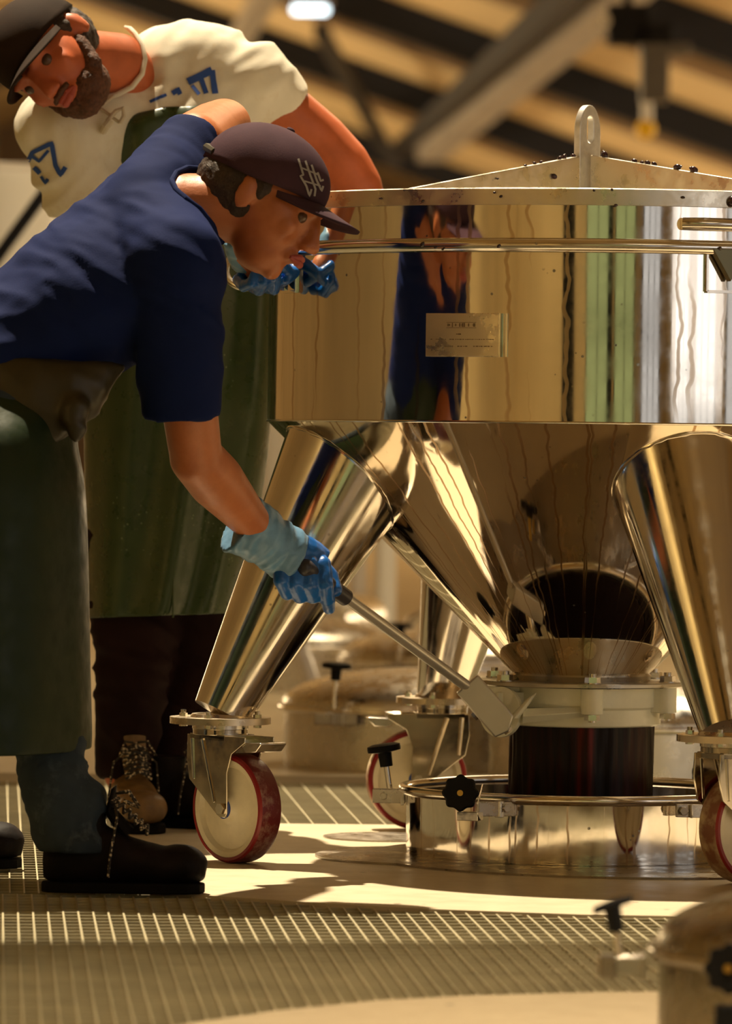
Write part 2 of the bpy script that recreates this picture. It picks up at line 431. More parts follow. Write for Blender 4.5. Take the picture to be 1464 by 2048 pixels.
def interp(pts, x):
    if x <= pts[0][0]: return pts[0][1]
    for (a, b), (c, d) in zip(pts, pts[1:]):
        if x <= c: return b + (d - b) * (x - a) / (c - a)
    return pts[-1][1]
flp = [(p.x, p.y) for p in fl]; ftp = [(p.x, p.y) for p in ft]; lx = fl[0].x
grating('floor_grating', -3.4, 2.4, -2.9, -1.0, 0.0245, 0.058, lambda x, y: interp(ftp, x) < y < (interp(flp, x) if x > lx else -1.0))
grating('floor_grating_left', -3.4, lx - 0.1, -1.2, 2.0, 0.0245, 0.058, lambda x, y: x < lx - 0.01 and -1.0 <= y < y2 - 0.05)
grating('floor_grating_rear', lx - 0.12, 3.2, 0.7, 2.2, 0.049, 0.036, lambda x, y: x >= lx - 0.12 and yb + 0.01 < y < y2)

# walls
def wall(name, pts, z0, z1, t=0.12, m='wall'):
    (x0, y0), (x1, y1) = pts; L = math.hypot(x1 - x0, y1 - y0); a = math.atan2(y1 - y0, x1 - x0)
    mb = MB(); mb.box(((x0 + x1) / 2, (y0 + y1) / 2, (z0 + z1) / 2), (L, t, z1 - z0), Rz(a)); return structure(name, mb, M[m], smooth=0)
wall('wall_left', ((XL, YF), (XL, YB)), -0.12, 9.0)
wall('wall_right', ((XR, YF), (XR, YB)), -0.12, 4.0)
wall('wall_front', ((XL, YF), (XR, YF)), -0.12, 9.0)
wall('wall_back', ((XL, YB), (XR, YB)), -0.12, 9.0, m='wall_end')
# windows behind the camera: yellow-green panes, dark mullions; white ones on the right wall
def window(name, c, w, h, axis, m, nx=3, nz=2):
    fr = MB(); pn = MB(); d = Vector(axis)
    u = Vector((d.y, -d.x, 0)); R = Matrix((u, d, Vector((0, 0, 1)))).transposed(); c = Vector(c)
    for i in range(nx + 1): fr.box(c + u * (-w / 2 + w * i / nx), (0.10, 0.08, h), R)
    for j in range(nz + 1): fr.box(c + Vector((0, 0, -h / 2 + h * j / nz)), (w, 0.08, 0.08), R)
    o = structure(name, fr, M['frame'], smooth=0)
    pn.box(c - d * 0.01, (w, 0.02, h), R); pn.build('pane', M[m], o, smooth=0)
    return o
window('window_1', (0.6, YF + 0.15, 2.0), 2.4, 3.6, (0, 1, 0), 'pane_green', 2, 3)
window('window_2', (3.6, YF + 0.15, 2.0), 2.2, 3.6, (0, 1, 0), 'pane_green', 2, 3)
window('window_3', (6.8, YF + 0.15, 2.0), 2.2, 3.6, (0, 1, 0), 'pane_white', 3, 3)
for i, y in enumerate((-14.2, -10.4, -6.6, -2.8)):
    window('window_%d' % (4 + i), (XR - 0.15, y, 1.9), 2.6, 2.9, (-1, 0, 0), 'pane_white', 3, 2)
pl = MB(); pl.box((-1.75, -12.3, 3.0), (0.85, 0.5, 6.2)); structure('trim_1', pl, M['beam'], smooth=0)
pl = MB(); pl.box((1.4, -13.0, 3.0), (0.35, 0.35, 6.2)); structure('trim_2', pl, M['beam'], smooth=0)

# roof: pitched, slopes down to the right; z = ZR - S * x right of the ridge
S, ZR = 0.345, 6.75
xr = -6.0
def rz(x): return ZR - S * x if x > xr else ZR - S * xr + 0.3 * (x - xr)
rf = MB()
HX0, HX1, HY0, HY1 = -3.4, 2.6, 0.75, 4.7            # opening added in the unseen roof, placed to bound the sunlit floor
for (xa, xb_, ya, yb2) in ((XL - 0.2, xr, YF, YB), (xr, XR + 0.2, YF, HY0), (xr, XR + 0.2, HY1, YB), (xr, HX0, HY0, HY1), (HX1, XR + 0.2, HY0, HY1)):
    vs = [Vector((xa, ya, rz(xa))), Vector((xb_, ya, rz(xb_))), Vector((xb_, yb2, rz(xb_))), Vector((xa, yb2, rz(xa)))]
    rf.add(vs + [v + Vector((0, 0, 0.12)) for v in vs], [(3, 2, 1, 0), (4, 5, 6, 7), (0, 1, 5, 4), (1, 2, 6, 5), (2, 3, 7, 6), (3, 0, 4, 7)])
structure('ceiling', rf, M['roof'], smooth=0)
def rafter(y, dep, wid, m='beam', name='ceiling_beam'):
    mb = MB()
    for (xa, xb_) in ((XL, xr), (xr, XR)):
        za, zb = rz(xa), rz(xb_)
        vs = []
        for yy in (y - wid / 2, y + wid / 2):
            vs += [Vector((xa, yy, za)), Vector((xb_, yy, zb)), Vector((xb_, yy, zb - dep)), Vector((xa, yy, za - dep))]
        mb.add(vs, [(0, 1, 2, 3), (7, 6, 5, 4), (3, 2, 6, 7), (0, 4, 5, 1), (1, 5, 6, 2), (0, 3, 7, 4)])
    return structure(name, mb, M[m], smooth=0)
for y in (-12, 6, 21, 36, 51, 64.5, 79, 99): rafter(y, 0.50, 0.7)
for y in (57.5, 71.5, 88): rafter(y, 0.10, 1.2, 'purlin', 'ceiling_purlin')
# long box girder / duct running down the hall below the roof
def girder(name, xa, ya, za, xb_, yb_, zb, w, h, m):
    a, b = Vector((xa, ya, za)), Vector((xb_, yb_, zb)); d = b - a
    u = Vector((0, 0, 1)).cross(d).normalized(); v = d.cross(u).normalized()
    R = Matrix((d.normalized(), u, v)).transposed(); mb = MB(); mb.box((a + b) / 2, (d.length, w, h), R)
    return structure(name, mb, M[m], smooth=0)
g0, g1 = P(1190, 20, 48), P(880, 270, 78)
girder('ceiling_girder', *P(1290, -70, 42), *P(860, 300, 82), 0.42, 0.40, 'beam_grey')
girder('ceiling_girder_dark', *P(1190, -60, 42), *P(800, 300, 88), 0.22, 0.30, 'beam')
girder('ceiling_girder_left', *P(560, -60, 46), *P(455, 120, 62), 0.24, 0.2, 'beam_grey')
girder('ceiling_girder_far_left', *P(130, 300, 40), *P(-80, 560, 60), 0.24, 0.3, 'beam')
girder('ceiling_tie', *P(640, 60, 64), *P(790, 330, 88), 0.16, 0.2, 'beam')
girder('ceiling_tie_right', *P(1340, 220, 70), *P(1700, 330, 88), 0.2, 0.25, 'beam')
# ================================================================== THE HOPPER
hop = empty('steel_hopper', (0, 0, 0), 'large round polished steel hopper with a cone bottom on four wheeled legs', 'hopper')
RC, ZB, RN, ZN = 0.593, 0.808, 0.128, 0.341
b = MB(); b.lathe([(RC, ZB), (RC, 1.0), (RC, 1.115), (RC, 1.195)], 224)
body = b.build('body', M['steel'], hop, smooth=20)
b = MB(); b.lathe([(RN, ZN)] + [(RN + (RC - RN) * k / 8, ZN + (ZB - ZN) * k / 8) for k in range(1, 9)], 224)
cone = b.build('cone', M['steel_cone'], hop, smooth=20)
b = MB(); b.torus(RC, 0.0022, (0, 0, ZB), 160, 8); b.build('weld_seam', M['steel_trim'], hop)
# rims
b = MB(); b.torus(0.600, 0.0125, (0, 0, 1.1215), 192, 18); b.build('tube_rim', M['steel_trim'], hop)
b = MB(); b.lathe([(0.592, 1.106), (0.602, 1.104), (0.602, 1.1)], 128); b.lathe([(0.5935, 1.098), (0.5955, 1.104)], 128)
lidb = MB(); lidb.lathe([(0.588, 1.193), (0.603, 1.193), (0.604, 1.221), (0.600, 1.223), (0.588, 1.223), (0.586, 1.205), (0.3, 1.215), (0.02, 1.221)], 192)
lid = lidb.build('lid', M['steel_lid'], hop, smooth=30)
DR, DL = Vector((0.8, -0.6, 0)), Vector((-0.6, -0.8, 0))
for d_ in (DR, DL, -DR, -DL):
    b = MB(); n = Vector((0, 0, 1)).cross(d_)
    Mx = Matrix((d_, n, Vector((0, 0, 1)))).transposed().to_4x4(); Mx.translation = (0, 0, 0)
    b.prism([(0.012, 1.205), (0.555, 1.205), (0.555, 1.226), (0.012, 1.312)], 0.013, Mx)
    b.build('rib', M['steel_lid'], lid, smooth=20, bevel=0.0015)
# lifting lug: rounded plate with a long slot
def lug():
    w, zt, zb, th = 0.034, 1.406, 1.215, 0.014
    out = [(-w, zb), (w, zb), (w, 1.32)] + [(w * cos(a), zt - 0.052 + 0.052 * sin(a)) for a in np.linspace(0, PI, 19)] + [(-w, 1.32)]
    zc0, zc1, rr = 1.345, 1.375, 0.0105
    inn = [(rr * cos(a), zc1 + rr * sin(a)) for a in np.linspace(0, PI, 10)] + [(rr * cos(a), zc0 + rr * sin(a)) for a in np.linspace(PI, 2 * PI, 10)]
    bm = bmesh.new(); d_ = Vector((0.6, 0.8, 0)); n_ = Vector((0.8, -0.6, 0))
    def ring(pts): return [bm.verts.new(d_ * x + Vector((0, 0, z)) - n_ * th / 2) for x, z in pts]
    o_, i_ = ring(out), ring(inn); es = []
    for r_ in (o_, i_):
        for k in range(len(r_)): es.append(bm.edges.new((r_[k], r_[(k + 1) % len(r_)])))
    bmesh.ops.triangle_fill(bm, use_beauty=True, use_dissolve=False, edges=es)
    g = bmesh.ops.extrude_face_region(bm, geom=bm.faces[:]); bmesh.ops.translate(bm, vec=n_ * th, verts=[v for v in g['geom'] if isinstance(v, bmesh.types.BMVert)])
    bmesh.ops.recalc_face_normals(bm, faces=bm.faces)
    me = bpy.data.meshes.new('lifting_lug'); bm.to_mesh(me); bm.free(); me.materials.append(M['lug'])
    return link('lifting_lug', me, lid, 30, 0.0015)
lug()
# rating plate on the cylinder: a shallow folded holder, engraved rows
def cyl_pt(x, z, off=0.0):
    """point on the hopper wall seen at photo column x"""
    d = ray(x, 700); d = Vector((d.x, d.y)); o = Vector((CAM.x, CAM.y)); R_ = RC + off
    a_, b_, c_ = d.dot(d), 2 * o.dot(d), o.dot(o) - R_ * R_; tt = (-b_ - sqrt(b_ * b_ - 4 * a_ * c_)) / (2 * a_); p = o + d * tt
    return Vector((p.x, p.y, z))
def zy(y, dep=9.84): return CAM.z + (900 - y) / FPX * dep
pa, pb = cyl_pt(855, 0, 0.0005), cyl_pt(1004, 0, 0.0005); dd = (pb - pa).normalized(); nn = Vector((dd.y, -dd.x, 0)); Rp = Matrix((dd, -nn, Vector((0, 0, 1)))).transposed()
mid = (pa + pb) / 2; zc = (zy(629) + zy(716)) / 2
wv, hv = (pb - pa).length, zy(629) - zy(716)
b = MB(); b.box((mid.x + nn.x * 0.008, mid.y + nn.y * 0.008, zc), (wv, 0.003, hv), Rp)
plate = b.build('rating_plate', M['steel_lid'], hop, smooth=0, bevel=0.001)
b = MB(); e = pb + nn * 0.005; b.box((e.x, e.y, zc), (0.003, 0.016, hv), Rp); e2 = pb + dd * 0.008 - nn * 0.002; b.box((e2.x, e2.y, zc), (0.005, 0.006, hv), Rp)
b.build('plate_fold', M['bolt'], plate, smooth=0)
b = MB(); b.box((mid.x - nn.x * 0.002, mid.y - nn.y * 0.002, zc), (wv * 0.94, 0.018, hv * 0.9), Rp); b.build('plate_back', M['steel_dull'], plate, smooth=0)
b = MB(); rr_ = random.Random(3)
for (row, x0, x1, hh) in ((0.27, 0.30, 0.66, 0.10), (0.48, 0.42, 0.52, 0.035), (0.60, 0.08, 0.92, 0.022), (0.76, 0.06, 0.90, 0.028), (0.86, 0.14, 0.26, 0.022)):
    x = x0
    while x < x1:
        w_ = rr_.uniform(0.012, 0.04)
        if rr_.random() < 0.82:
            p = pa + dd * (x * wv) + nn * 0.0098; b.box((p.x, p.y, zc + hv * (0.5 - row)), (w_ * wv * 0.75, 0.0004, hv * hh * rr_.uniform(0.5, 1)), Rp)
        x += w_
for z_ in (0.21, 0.335):
    p = pa + dd * (0.48 * wv) + nn * 0.0098; b.box((p.x, p.y, zc + hv * (0.5 - z_)), (0.40 * wv, 0.0004, 0.0008), Rp)
b.build('engraving', basic('engraving_ink', (0.24, 0.17, 0.09), 0.5), plate, smooth=0)
# latch brackets under the tube rim (one at the far left edge, one at the right)
for xl, sgn in ((580, -1), (1448, 1)):
    p = cyl_pt(xl, 0); n_ = Vector((p.x, p.y, 0)).normalized(); t_ = Vector((-n_.y, n_.x, 0)); Rb = Matrix((t_, n_, Vector((0, 0, 1)))).transposed()
    zt, zb_ = zy(478), zy(580); b = MB()
    w_ = 0.075
    for s_ in (-1, 1): q = p + t_ * (s_ * w_ / 2) + n_ * 0.003; b.box((q.x, q.y, (zt + zb_) / 2), (0.004, 0.008, zt - zb_), Rb)
    q = p + n_ * 0.003; b.box((q.x, q.y, zb_), (w_, 0.008, 0.005), Rb)
    br = b.build('latch_bracket', M['steel_trim'], hop, smooth=0)
    b = MB(); Mx = Rb.to_4x4(); Mx.translation = p + n_ * 0.012
    b.prism([(-0.034, zt - 0.015), (0.034, zt - 0.015), (0.002, zb_ + 0.018)], 0.016, Mx); b.build('latch_tongue', M['tongue'], br, smooth=0, bevel=0.001)
p = cyl_pt(1475, zy(446), 0.02); n_ = Vector((p.x, p.y, 0)).normalized(); t_ = Vector((-n_.y, n_.x, 0))
b = MB(); b.tube([p - t_ * 0.10 - n_ * 0.022, p - t_ * 0.07, p + t_ * 0.02, p + t_ * 0.16, p + t_ * 0.18 - n_ * 0.03], 0.011, 14); b.build('grab_handle', M['steel_trim'], hop)
# lid-clamp ring lever held by the worker, hanging off the left end of the tube rim
ctr = P(498, 535, -0.02); b = MB()
Rr = Matrix.Rotation(math.radians(62), 3, 'X') @ Matrix.Rotation(math.radians(-12), 3, 'Y')
b.torus(0.044, 0.0065, ctr, 48, 12, Rr); b.tube([ctr + Vector((0.042, 0.0, -0.006)), ctr + Vector((0.085, 0.01, -0.012)), ctr + Vector((0.1, 0.09, -0.006))], 0.007, 10)
b.build('ring_lever', M['steel_trim'], hop)

# neck, flange, bolts
b = MB(); b.lathe([(RN, ZN + 0.003), (RN + 0.004, ZN - 0.002), (RN + 0.002, 0.329)], 96)
neck = b.build('neck', M['steel_flange'], hop)
b = MB(); b.lathe([(0.10, 0.3295), (0.197, 0.3295), (0.1985, 0.328), (0.1985, 0.322), (0.197, 0.3205), (0.10, 0.3205)], 128, closed=True)
fl_ = b.build('outlet_flange', M['steel_flange'], hop)
bolt_ang = [math.radians(-85 + 60 * k) for k in range(6)]
for a in bolt_ang:
    x, y = 0.176 * cos(a), 0.176 * sin(a); b = MB()
    b.hexn((x, y, 0.3295), 0.0150, 0.012); b.cyl((x, y, 0.34), (x, y, 0.348), 0.0075, seg=14); b.cyl((x, y, 0.3295), (x, y, 0.3315), 0.0165, seg=20)
    b.hexn((x, y, 0.262), 0.0150, 0.010); b.cyl((x, y, 0.258), (x, y, 0.325), 0.007, seg=12)
    b.build('flange_bolt', M['bolt'], fl_)
# valve body in ivory plastic
b = MB(); b.lathe([(0.120, 0.3205), (0.158, 0.3205), (0.158, 0.283), (0.152, 0.279), (0.151, 0.249), (0.148, 0.2465), (0.120, 0.2465)], 96, closed=True)
for a in bolt_ang:
    x, y = 0.172 * cos(a), 0.172 * sin(a); b.cyl((x, y, 0.273), (x, y, 0.3203), 0.0205, seg=20)
    b.box((x * 0.93, y * 0.93, 0.297), (0.03, 0.040, 0.046), Rz(a))
valve = b.build('valve_body', M['plastic'], hop, smooth=40, bevel=0.001)
# stem housing: two fins, web and bearing disc pointing left and towards the lens
ax = Vector((-0.80, -0.60, 0)).normalized(); sd = Vector((0, 0, 1)).cross(ax)
def ap(r, s_, z): return ax * r + sd * s_ + Vector((0, 0, z))
b = MB(); Ra = Matrix((ax, sd, Vector((0, 0, 1)))).transposed()
c_ = ap(0.175, 0, 0.293); b.box(c_, (0.085, 0.045, 0.012), Ra)
for s_ in (-1, 1):
    b.box(ap(0.17, 0.022 * s_, 0.285), (0.09, 0.007, 0.05), Ra)
b.cyl(ap(0.13, 0, 0.287), ap(0.20, 0, 0.287), 0.020, seg=24)
pr = [(0.0, 0.0), (0.09, 0.004), (0.09, 0.012), (0.0, 0.028)]
w0 = P(1168, 1424, -0.16); w1 = P(1045, 1432, -0.165)
d_ = (w1 - w0); b.loft([(w0, Vector((0, 0.012, 0)), Vector((0, 0, 0.010))), (w1, Vector((0, 0.016, 0)), Vector((0, 0, 0.014)))], 4)
b.build('stem_housing', M['plastic'], valve, smooth=30, bevel=0.001)
dc = P(1003, 1424, -0.135); dn = Vector((-0.62, -0.78, 0.05)).normalized()
b = MB(); b.cyl(dc - dn * 0.004, dc + dn * 0.006, 0.047, seg=56); b.cyl(dc - dn * 0.05, dc + dn * 0.022, 0.018, seg=24)
b.tube([dc + dn * 0.0075 + Vector((-0.03, 0, 0.024)), dc + dn * 0.0075 + Vector((0.0, 0, 0.036)), dc + dn * 0.0075 + Vector((0.022, 0, 0.026))], 0.0018, 6)
b.build('bearing_disc', M['plastic'], valve, bevel=0.001)
q0, q1 = P(1028, 1436, -0.175), P(1063, 1393, -0.165)
b = MB(); b.loft([(q0, Vector((0.010, 0, 0)), Vector((0, 0.012, 0))), ((q0 + q1) / 2, Vector((0.011, 0, 0.004)), Vector((0, 0.012, 0))), (q1, Vector((0.0095, 0, 0.005)), Vector((0, 0.011, 0))), (q1 + (q1 - q0) * 0.12, Vector((0.005, 0, 0.003)), Vector((0, 0.007, 0)))], 12)
b.build('stop_tab', M['plastic'], valve)
# lever head and rod
h0, h1 = P(938, 1372, -0.205), P(1008, 1452, -0.205)
dv = (h1 - h0).normalized(); vv = Vector((0, 1, 0)); uu = dv.cross(vv).normalized(); vv = uu.cross(dv)
Rh = Matrix((dv, vv, uu)).transposed()
b = MB(); L_ = (h1 - h0).length
b.prism([(-L_ / 2 - 0.006, -0.026), (L_ / 2 + 0.004, -0.026), (L_ / 2 + 0.012, 0.0), (L_ / 2 - 0.004, 0.026), (-L_ / 2 - 0.006, 0.026)], 0.046, Matrix.Translation((h0 + h1) / 2) @ Rh.to_4x4())
head = b.build('lever_head', M['alu'], hop, smooth=20, bevel=0.003)
b = MB(); q = (h0 + h1) / 2 + uu * -0.026; b.hexn(q, 0.009, 0.006, -uu); q = h1 + dv * 0.009; b.hexn(q + vv * -0.004, 0.010, 0.005, dv)
q = (h0 + h1) / 2; b.cyl(q, Vector((dc.x, dc.y, dc.z)), 0.013, seg=18)
b.build('head_bolt', M['bolt'], head)
ROD0, ROD1 = P(936, 1374, -0.215), P(684, 1190, -0.50)
b = MB(); b.cyl(ROD0, ROD1, 0.0105, seg=24); rod = b.build('lever_rod', M['alu'], hop)
rd = (ROD1 - ROD0).normalized(); b = MB(); b.cyl(ROD1 - rd * 0.012, ROD1 + rd * 0.115, 0.0155, 0.0165, seg=24); b.sphere(ROD1 + rd * 0.115, 0.0165)
b.build('hand_grip', M['blackrub'], rod)

# legs, with the welded seam where each meets the cone
LEGS = [(-0.668, -0.250, math.atan2(-0.75, 0.66)), (0.236, -0.668, math.atan2(0.6, 0.8)), (-0.249, 0.668, math.atan2(-0.08, -1.0)), (0.668, 0.249, math.atan2(0.7, 0.6))]
ZP = 0.270
def inside_cone(p):
    r = math.hypot(p.x, p.y); return p.z > ZN and r < RN + (p.z - ZN) * (RC - RN) / (ZB - ZN)
def leg(x, y):
    f0 = Vector((x, y, ZP)); f1 = Vector((x * 0.60, y * 0.60, 0.802)); b = MB()
    r0, r1 = 0.052, 0.143; seg = 96
    b.cyl(f0, f1, r0, r1, seg=seg); o = b.build('leg', M['steel_leg'], hop, smooth=30)
    # seam
    a = (f1 - f0).normalized(); R = a.to_track_quat('Z', 'Y').to_matrix(); pts = []
    for k in range(73):
        tt = 2 * PI * k / 72; e = R @ Vector((cos(tt), sin(tt), 0)); A_, B_ = f0 + e * r0, f1 + e * r1; hit = None
        for j in range(240):
            q = A_.lerp(B_, j / 240)
            if inside_cone(q) or q.z > ZB - 0.002: hit = q; break
        if hit is None: hit = B_
        rad = Vector((hit.x, hit.y, 0)).normalized()
        pts.append(hit + e * 0.0012 + rad * 0.001 + Vector((0, 0, -0.001)))
    b = MB(); b.tube(pts, 0.0026, 6, caps=False); b.build('leg_weld', M['steel_trim'], o)
    return o
for (x, y, a) in LEGS: leg(x, y)

# ------------------------------------------------------------------ casters: fork is the part, everything on it a sub-part
def caster(x, y, ang, dusty=False):
    """ang: direction the wheel trails in"""
    ez = Vector((0, 0, 1)); d = Vector((cos(ang), sin(ang), 0)); n = Vector((d.y, -d.x, 0)); c = Vector((x, y, 0))
    if n.y > 0: n = -n                           # n: wheel axis, the side facing the lens
    RW, TW, TR = 0.100, 0.050, 0.050; wc = c + d * TR + ez * RW
    B = Matrix((d, n, ez)).transposed()
    f = MB()
    f.cyl(c + ez * 0.232, c + ez * 0.243, 0.050, seg=40)
    f.box(c + ez * 0.228 + d * 0.006, (0.098, 0.072, 0.012), B)
    for s_ in (-1, 1):
        off = n * (s_ * 0.034); Mx = B.to_4x4(); Mx.translation = c + off
        f.prism([(-0.050, 0.232), (-0.052, 0.190), (-0.044, 0.150), (0.036, 0.088), (0.044, 0.084), (0.060, 0.084), (0.064, 0.092), (0.062, 0.165), (0.075, 0.200), (0.112, 0.222), (0.112, 0.232)], 0.004, Mx)
        for (q0, q1) in (((-0.036, 0.225), (-0.030, 0.150)), ((-0.006, 0.225), (0.030, 0.110))):
            f.cyl(Vector(Mx @ Vector((q0[0], s_ * 0.0005, q0[1]))), Vector(Mx @ Vector((q1[0], s_ * 0.0005, q1[1]))), 0.0055, 0.004, seg=10)
    fk = f.build('caster_fork', M['steel_fork'], hop, smooth=30, bevel=0.001)
    b = MB(); b.cyl(c + ez * 0.252, c + ez * 0.264, 0.0925, seg=72); b.cyl(c + ez * 0.264, c + ez * 0.270, 0.056, 0.052, seg=48)
    b.build('top_plate', M['steel_plate'], fk)
    b = MB(); b.cyl(c + ez * 0.243, c + ez * 0.252, 0.0515, seg=48); b.build('swivel_ring', M['bolt'], fk)
    for k in range(4):
        b = MB(); a = PI / 4 + k * PI / 2 + 0.5; q = c + Vector((cos(a), sin(a), 0)) * 0.071
        b.hexn(q + ez * 0.264, 0.0078, 0.006); b.hexn(q + ez * 0.2455, 0.0078, 0.0065); b.cyl(q + ez * 0.27, q + ez * 0.276, 0.005, seg=10)
        b.build('plate_bolt', M['bolt'], fk)
    # wheel
    Rw = Matrix((d, ez, n)).transposed() if Matrix((d, ez, n)).determinant() > 0 else Matrix((-d, ez, n)).transposed()
    b = MB(); h = TW / 2
    b.lathe([(0.004, h + 0.006), (0.018, h + 0.006), (0.024, h - 0.002), (0.030, h - 0.006), (0.074, h - 0.010), (0.080, h - 0.002), (0.089, h), (0.0905, h - 0.002), (0.0905, -h + 0.002), (0.089, -h), (0.080, -h + 0.002), (0.074, -h + 0.010), (0.030, -h + 0.006), (0.018, -h - 0.006), (0.004, -h - 0.006)], 72, wc, Rw)
    wh = b.build('wheel', M['wheel'], fk)
    b = MB(); b.lathe([(0.0895, h + 0.0005), (0.095, h + 0.0005), (0.0985, h - 0.003)], 72, wc, Rw); b.lathe([(0.0895, -h - 0.0005), (0.095, -h - 0.0005), (0.0985, -h + 0.003)], 72, wc, Rw)
    b.build('red_ring', M['redring'], fk, fix=False)
    b = MB(); b.lathe([(0.0985, h - 0.003), (0.1, h - 0.008), (0.1, -h + 0.008), (0.0985, -h + 0.003)], 72, wc, Rw); b.build('tyre', M['tyre_dusty' if dusty else 'tyre'], fk)
    b = MB(); b.cyl(wc - n * 0.033, wc + n * 0.033, 0.0185, seg=28); b.build('wheel_seal', M['bluehub'], fk)
    b = MB(); b.hexn(wc + n * 0.036, 0.011, 0.007, n); b.hexn(wc - n * 0.036, 0.011, 0.007, -n); b.cyl(wc - n * 0.04, wc + n * 0.04, 0.006, seg=12); b.build('axle', M['bolt'], fk)
    # brake pedal
    b = MB(); Mx = B.to_4x4(); Mx.translation = c
    b.prism([(0.045, 0.226), (0.112, 0.222), (0.150, 0.224), (0.152, 0.221), (0.138, 0.206), (0.108, 0.204), (0.10, 0.212), (0.045, 0.214)], 0.062, Mx)
    b.build('brake_pedal', M['steel_trim'], fk, smooth=20, bevel=0.002)
    return fk
for (x, y, a), dy in zip(LEGS, (False, True, True, False)): caster(x, y, a, dy)

# ================================================================== MANHOLE COLLARS
def star_knob(mb_parent, c, axis, r=0.030, stem=0.05, kind='star'):
    c = Vector(c); a = Vector(axis).normalized(); R = a.to_track_quat('Z', 'Y').to_matrix(); b = MB()
    if kind == 'star':
        n = 96; vs = []; fs = []
        for (k_, z_) in ((0.86, 0.0), (1.0, 0.003), (1.0, 0.012), (0.9, 0.016), (0.45, 0.015)):
            for i in range(n):
                th = 2 * PI * i / n; rr = r * k_ * (1 + (0.07 * cos(8 * th) if k_ > 0.5 else 0)); vs.append(c + R @ Vector((rr * cos(th), rr * sin(th), z_)))
        m = 5
        for j in range(m - 1):
            for i in range(n): i2 = (i + 1) % n; fs.append((j * n + i, j * n + i2, (j + 1) * n + i2, (j + 1) * n + i))
        fs.append(tuple(range(n - 1, -1, -1))); fs.append(tuple((m - 1) * n + i for i in range(n))); b.add(vs, fs)
        b.cyl(c - a * 0.012, c, 0.012, 0.014, seg=20)
    else:
        b.lathe([(0.0, 0.008), (r * 0.7, 0.009), (r, 0.006), (r * 1.02, 0.0), (r, -0.005), (r * 0.6, -0.007), (0.013, -0.008), (0.012, -0.034), (0.0, -0.034)], 32, c, R)
    k = b.build('knob', M['black'], mb_parent)
    b = MB(); b.cyl(c + a * (0.018 if kind == 'star' else 0), c - a * (stem + 0.03), 0.0055, seg=14)
    b.build('screw', M['brass' if kind == 'star' else 'bolt'], k)
    return k
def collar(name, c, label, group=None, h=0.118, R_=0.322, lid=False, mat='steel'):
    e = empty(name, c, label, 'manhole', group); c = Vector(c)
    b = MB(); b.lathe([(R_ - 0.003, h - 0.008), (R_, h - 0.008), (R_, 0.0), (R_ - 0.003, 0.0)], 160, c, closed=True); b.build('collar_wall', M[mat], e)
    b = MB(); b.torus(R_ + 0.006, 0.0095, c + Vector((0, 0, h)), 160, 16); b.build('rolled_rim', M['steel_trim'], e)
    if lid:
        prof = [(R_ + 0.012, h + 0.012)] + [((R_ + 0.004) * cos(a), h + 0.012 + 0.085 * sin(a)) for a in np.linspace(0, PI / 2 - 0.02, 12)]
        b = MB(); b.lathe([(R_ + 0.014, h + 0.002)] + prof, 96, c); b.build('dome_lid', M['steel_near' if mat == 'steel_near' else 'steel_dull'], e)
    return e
mh = collar('manhole_collar', (-0.002, 0, 0.0045), 'low open polished steel manhole collar catching the wine under the hopper')
c0 = Vector((-0.002, 0, 0))
b = MB(); b.lathe([(0.0, 0.072), (0.10, 0.070), (0.25, 0.064), (0.318, 0.062)], 96, c0)
tag(b.build('grape_must', M['must']), 'dark wine and skins filling the open manhole collar', 'wine', kind='stuff')
# wine falling from the valve
b = MB(); vs = []; fs = []; nseg, rows = 160, 9
for j in range(rows):
    zz = 0.2475 + (0.060 - 0.2475) * j / (rows - 1)
    for i in range(nseg):
        th = 2 * PI * i / nseg; u = noise.noise(Vector((cos(th) * 9, sin(th) * 9, j * 0.22))); r_ = 0.134 + 0.004 * u + 0.0025 * noise.noise(Vector((cos(th) * 30, sin(th) * 30, j * 0.3 + 9)))
        vs.append(Vector((0.003 + r_ * cos(th), r_ * sin(th), zz)))
for j in range(rows - 1):
    for i in range(nseg): i2 = (i + 1) % nseg; fs.append((j * nseg + i, j * nseg + i2, (j + 1) * nseg + i2, (j + 1) * nseg + i))
b.add(vs, fs); tag(b.build('wine_stream', M['wine'], smooth=80), 'thick dark red wine pouring from the ivory valve into the open manhole', 'wine', kind='stuff')

def hinge(e, pts_c, out, kind):
    """clamp bracket bolted to the collar wall: out = outward direction"""
    out = Vector(out).normalized(); t_ = Vector((-out.y, out.x, 0)); R = Matrix((out, t_, Vector((0, 0, 1)))).transposed(); c = Vector(pts_c)
    b = MB()
    for s_ in (-1, 1): b.box(c + out * 0.028 + t_ * (0.011 * s_), (0.062, 0.003, 0.026), R)
    b.box(c + out * 0.002, (0.006, 0.05, 0.032), R); b.cyl(c + out * 0.038 - t_ * 0.016, c + out * 0.038 + t_ * 0.016, 0.007, seg=16)
    o = b.build('hinge', M['steel_dull'], e, smooth=30, bevel=0.001); return o
# left clamp, swung outwards, screw standing up
hinge(mh, P(808, 1592, 0.02), (-1, 0.05, 0), 0)
k0 = P(768, 1497, 0.02); k1 = P(781, 1588, 0.02); star_knob(mh, k0, (k0 - k1), r=0.031, stem=0.055, kind='disc')
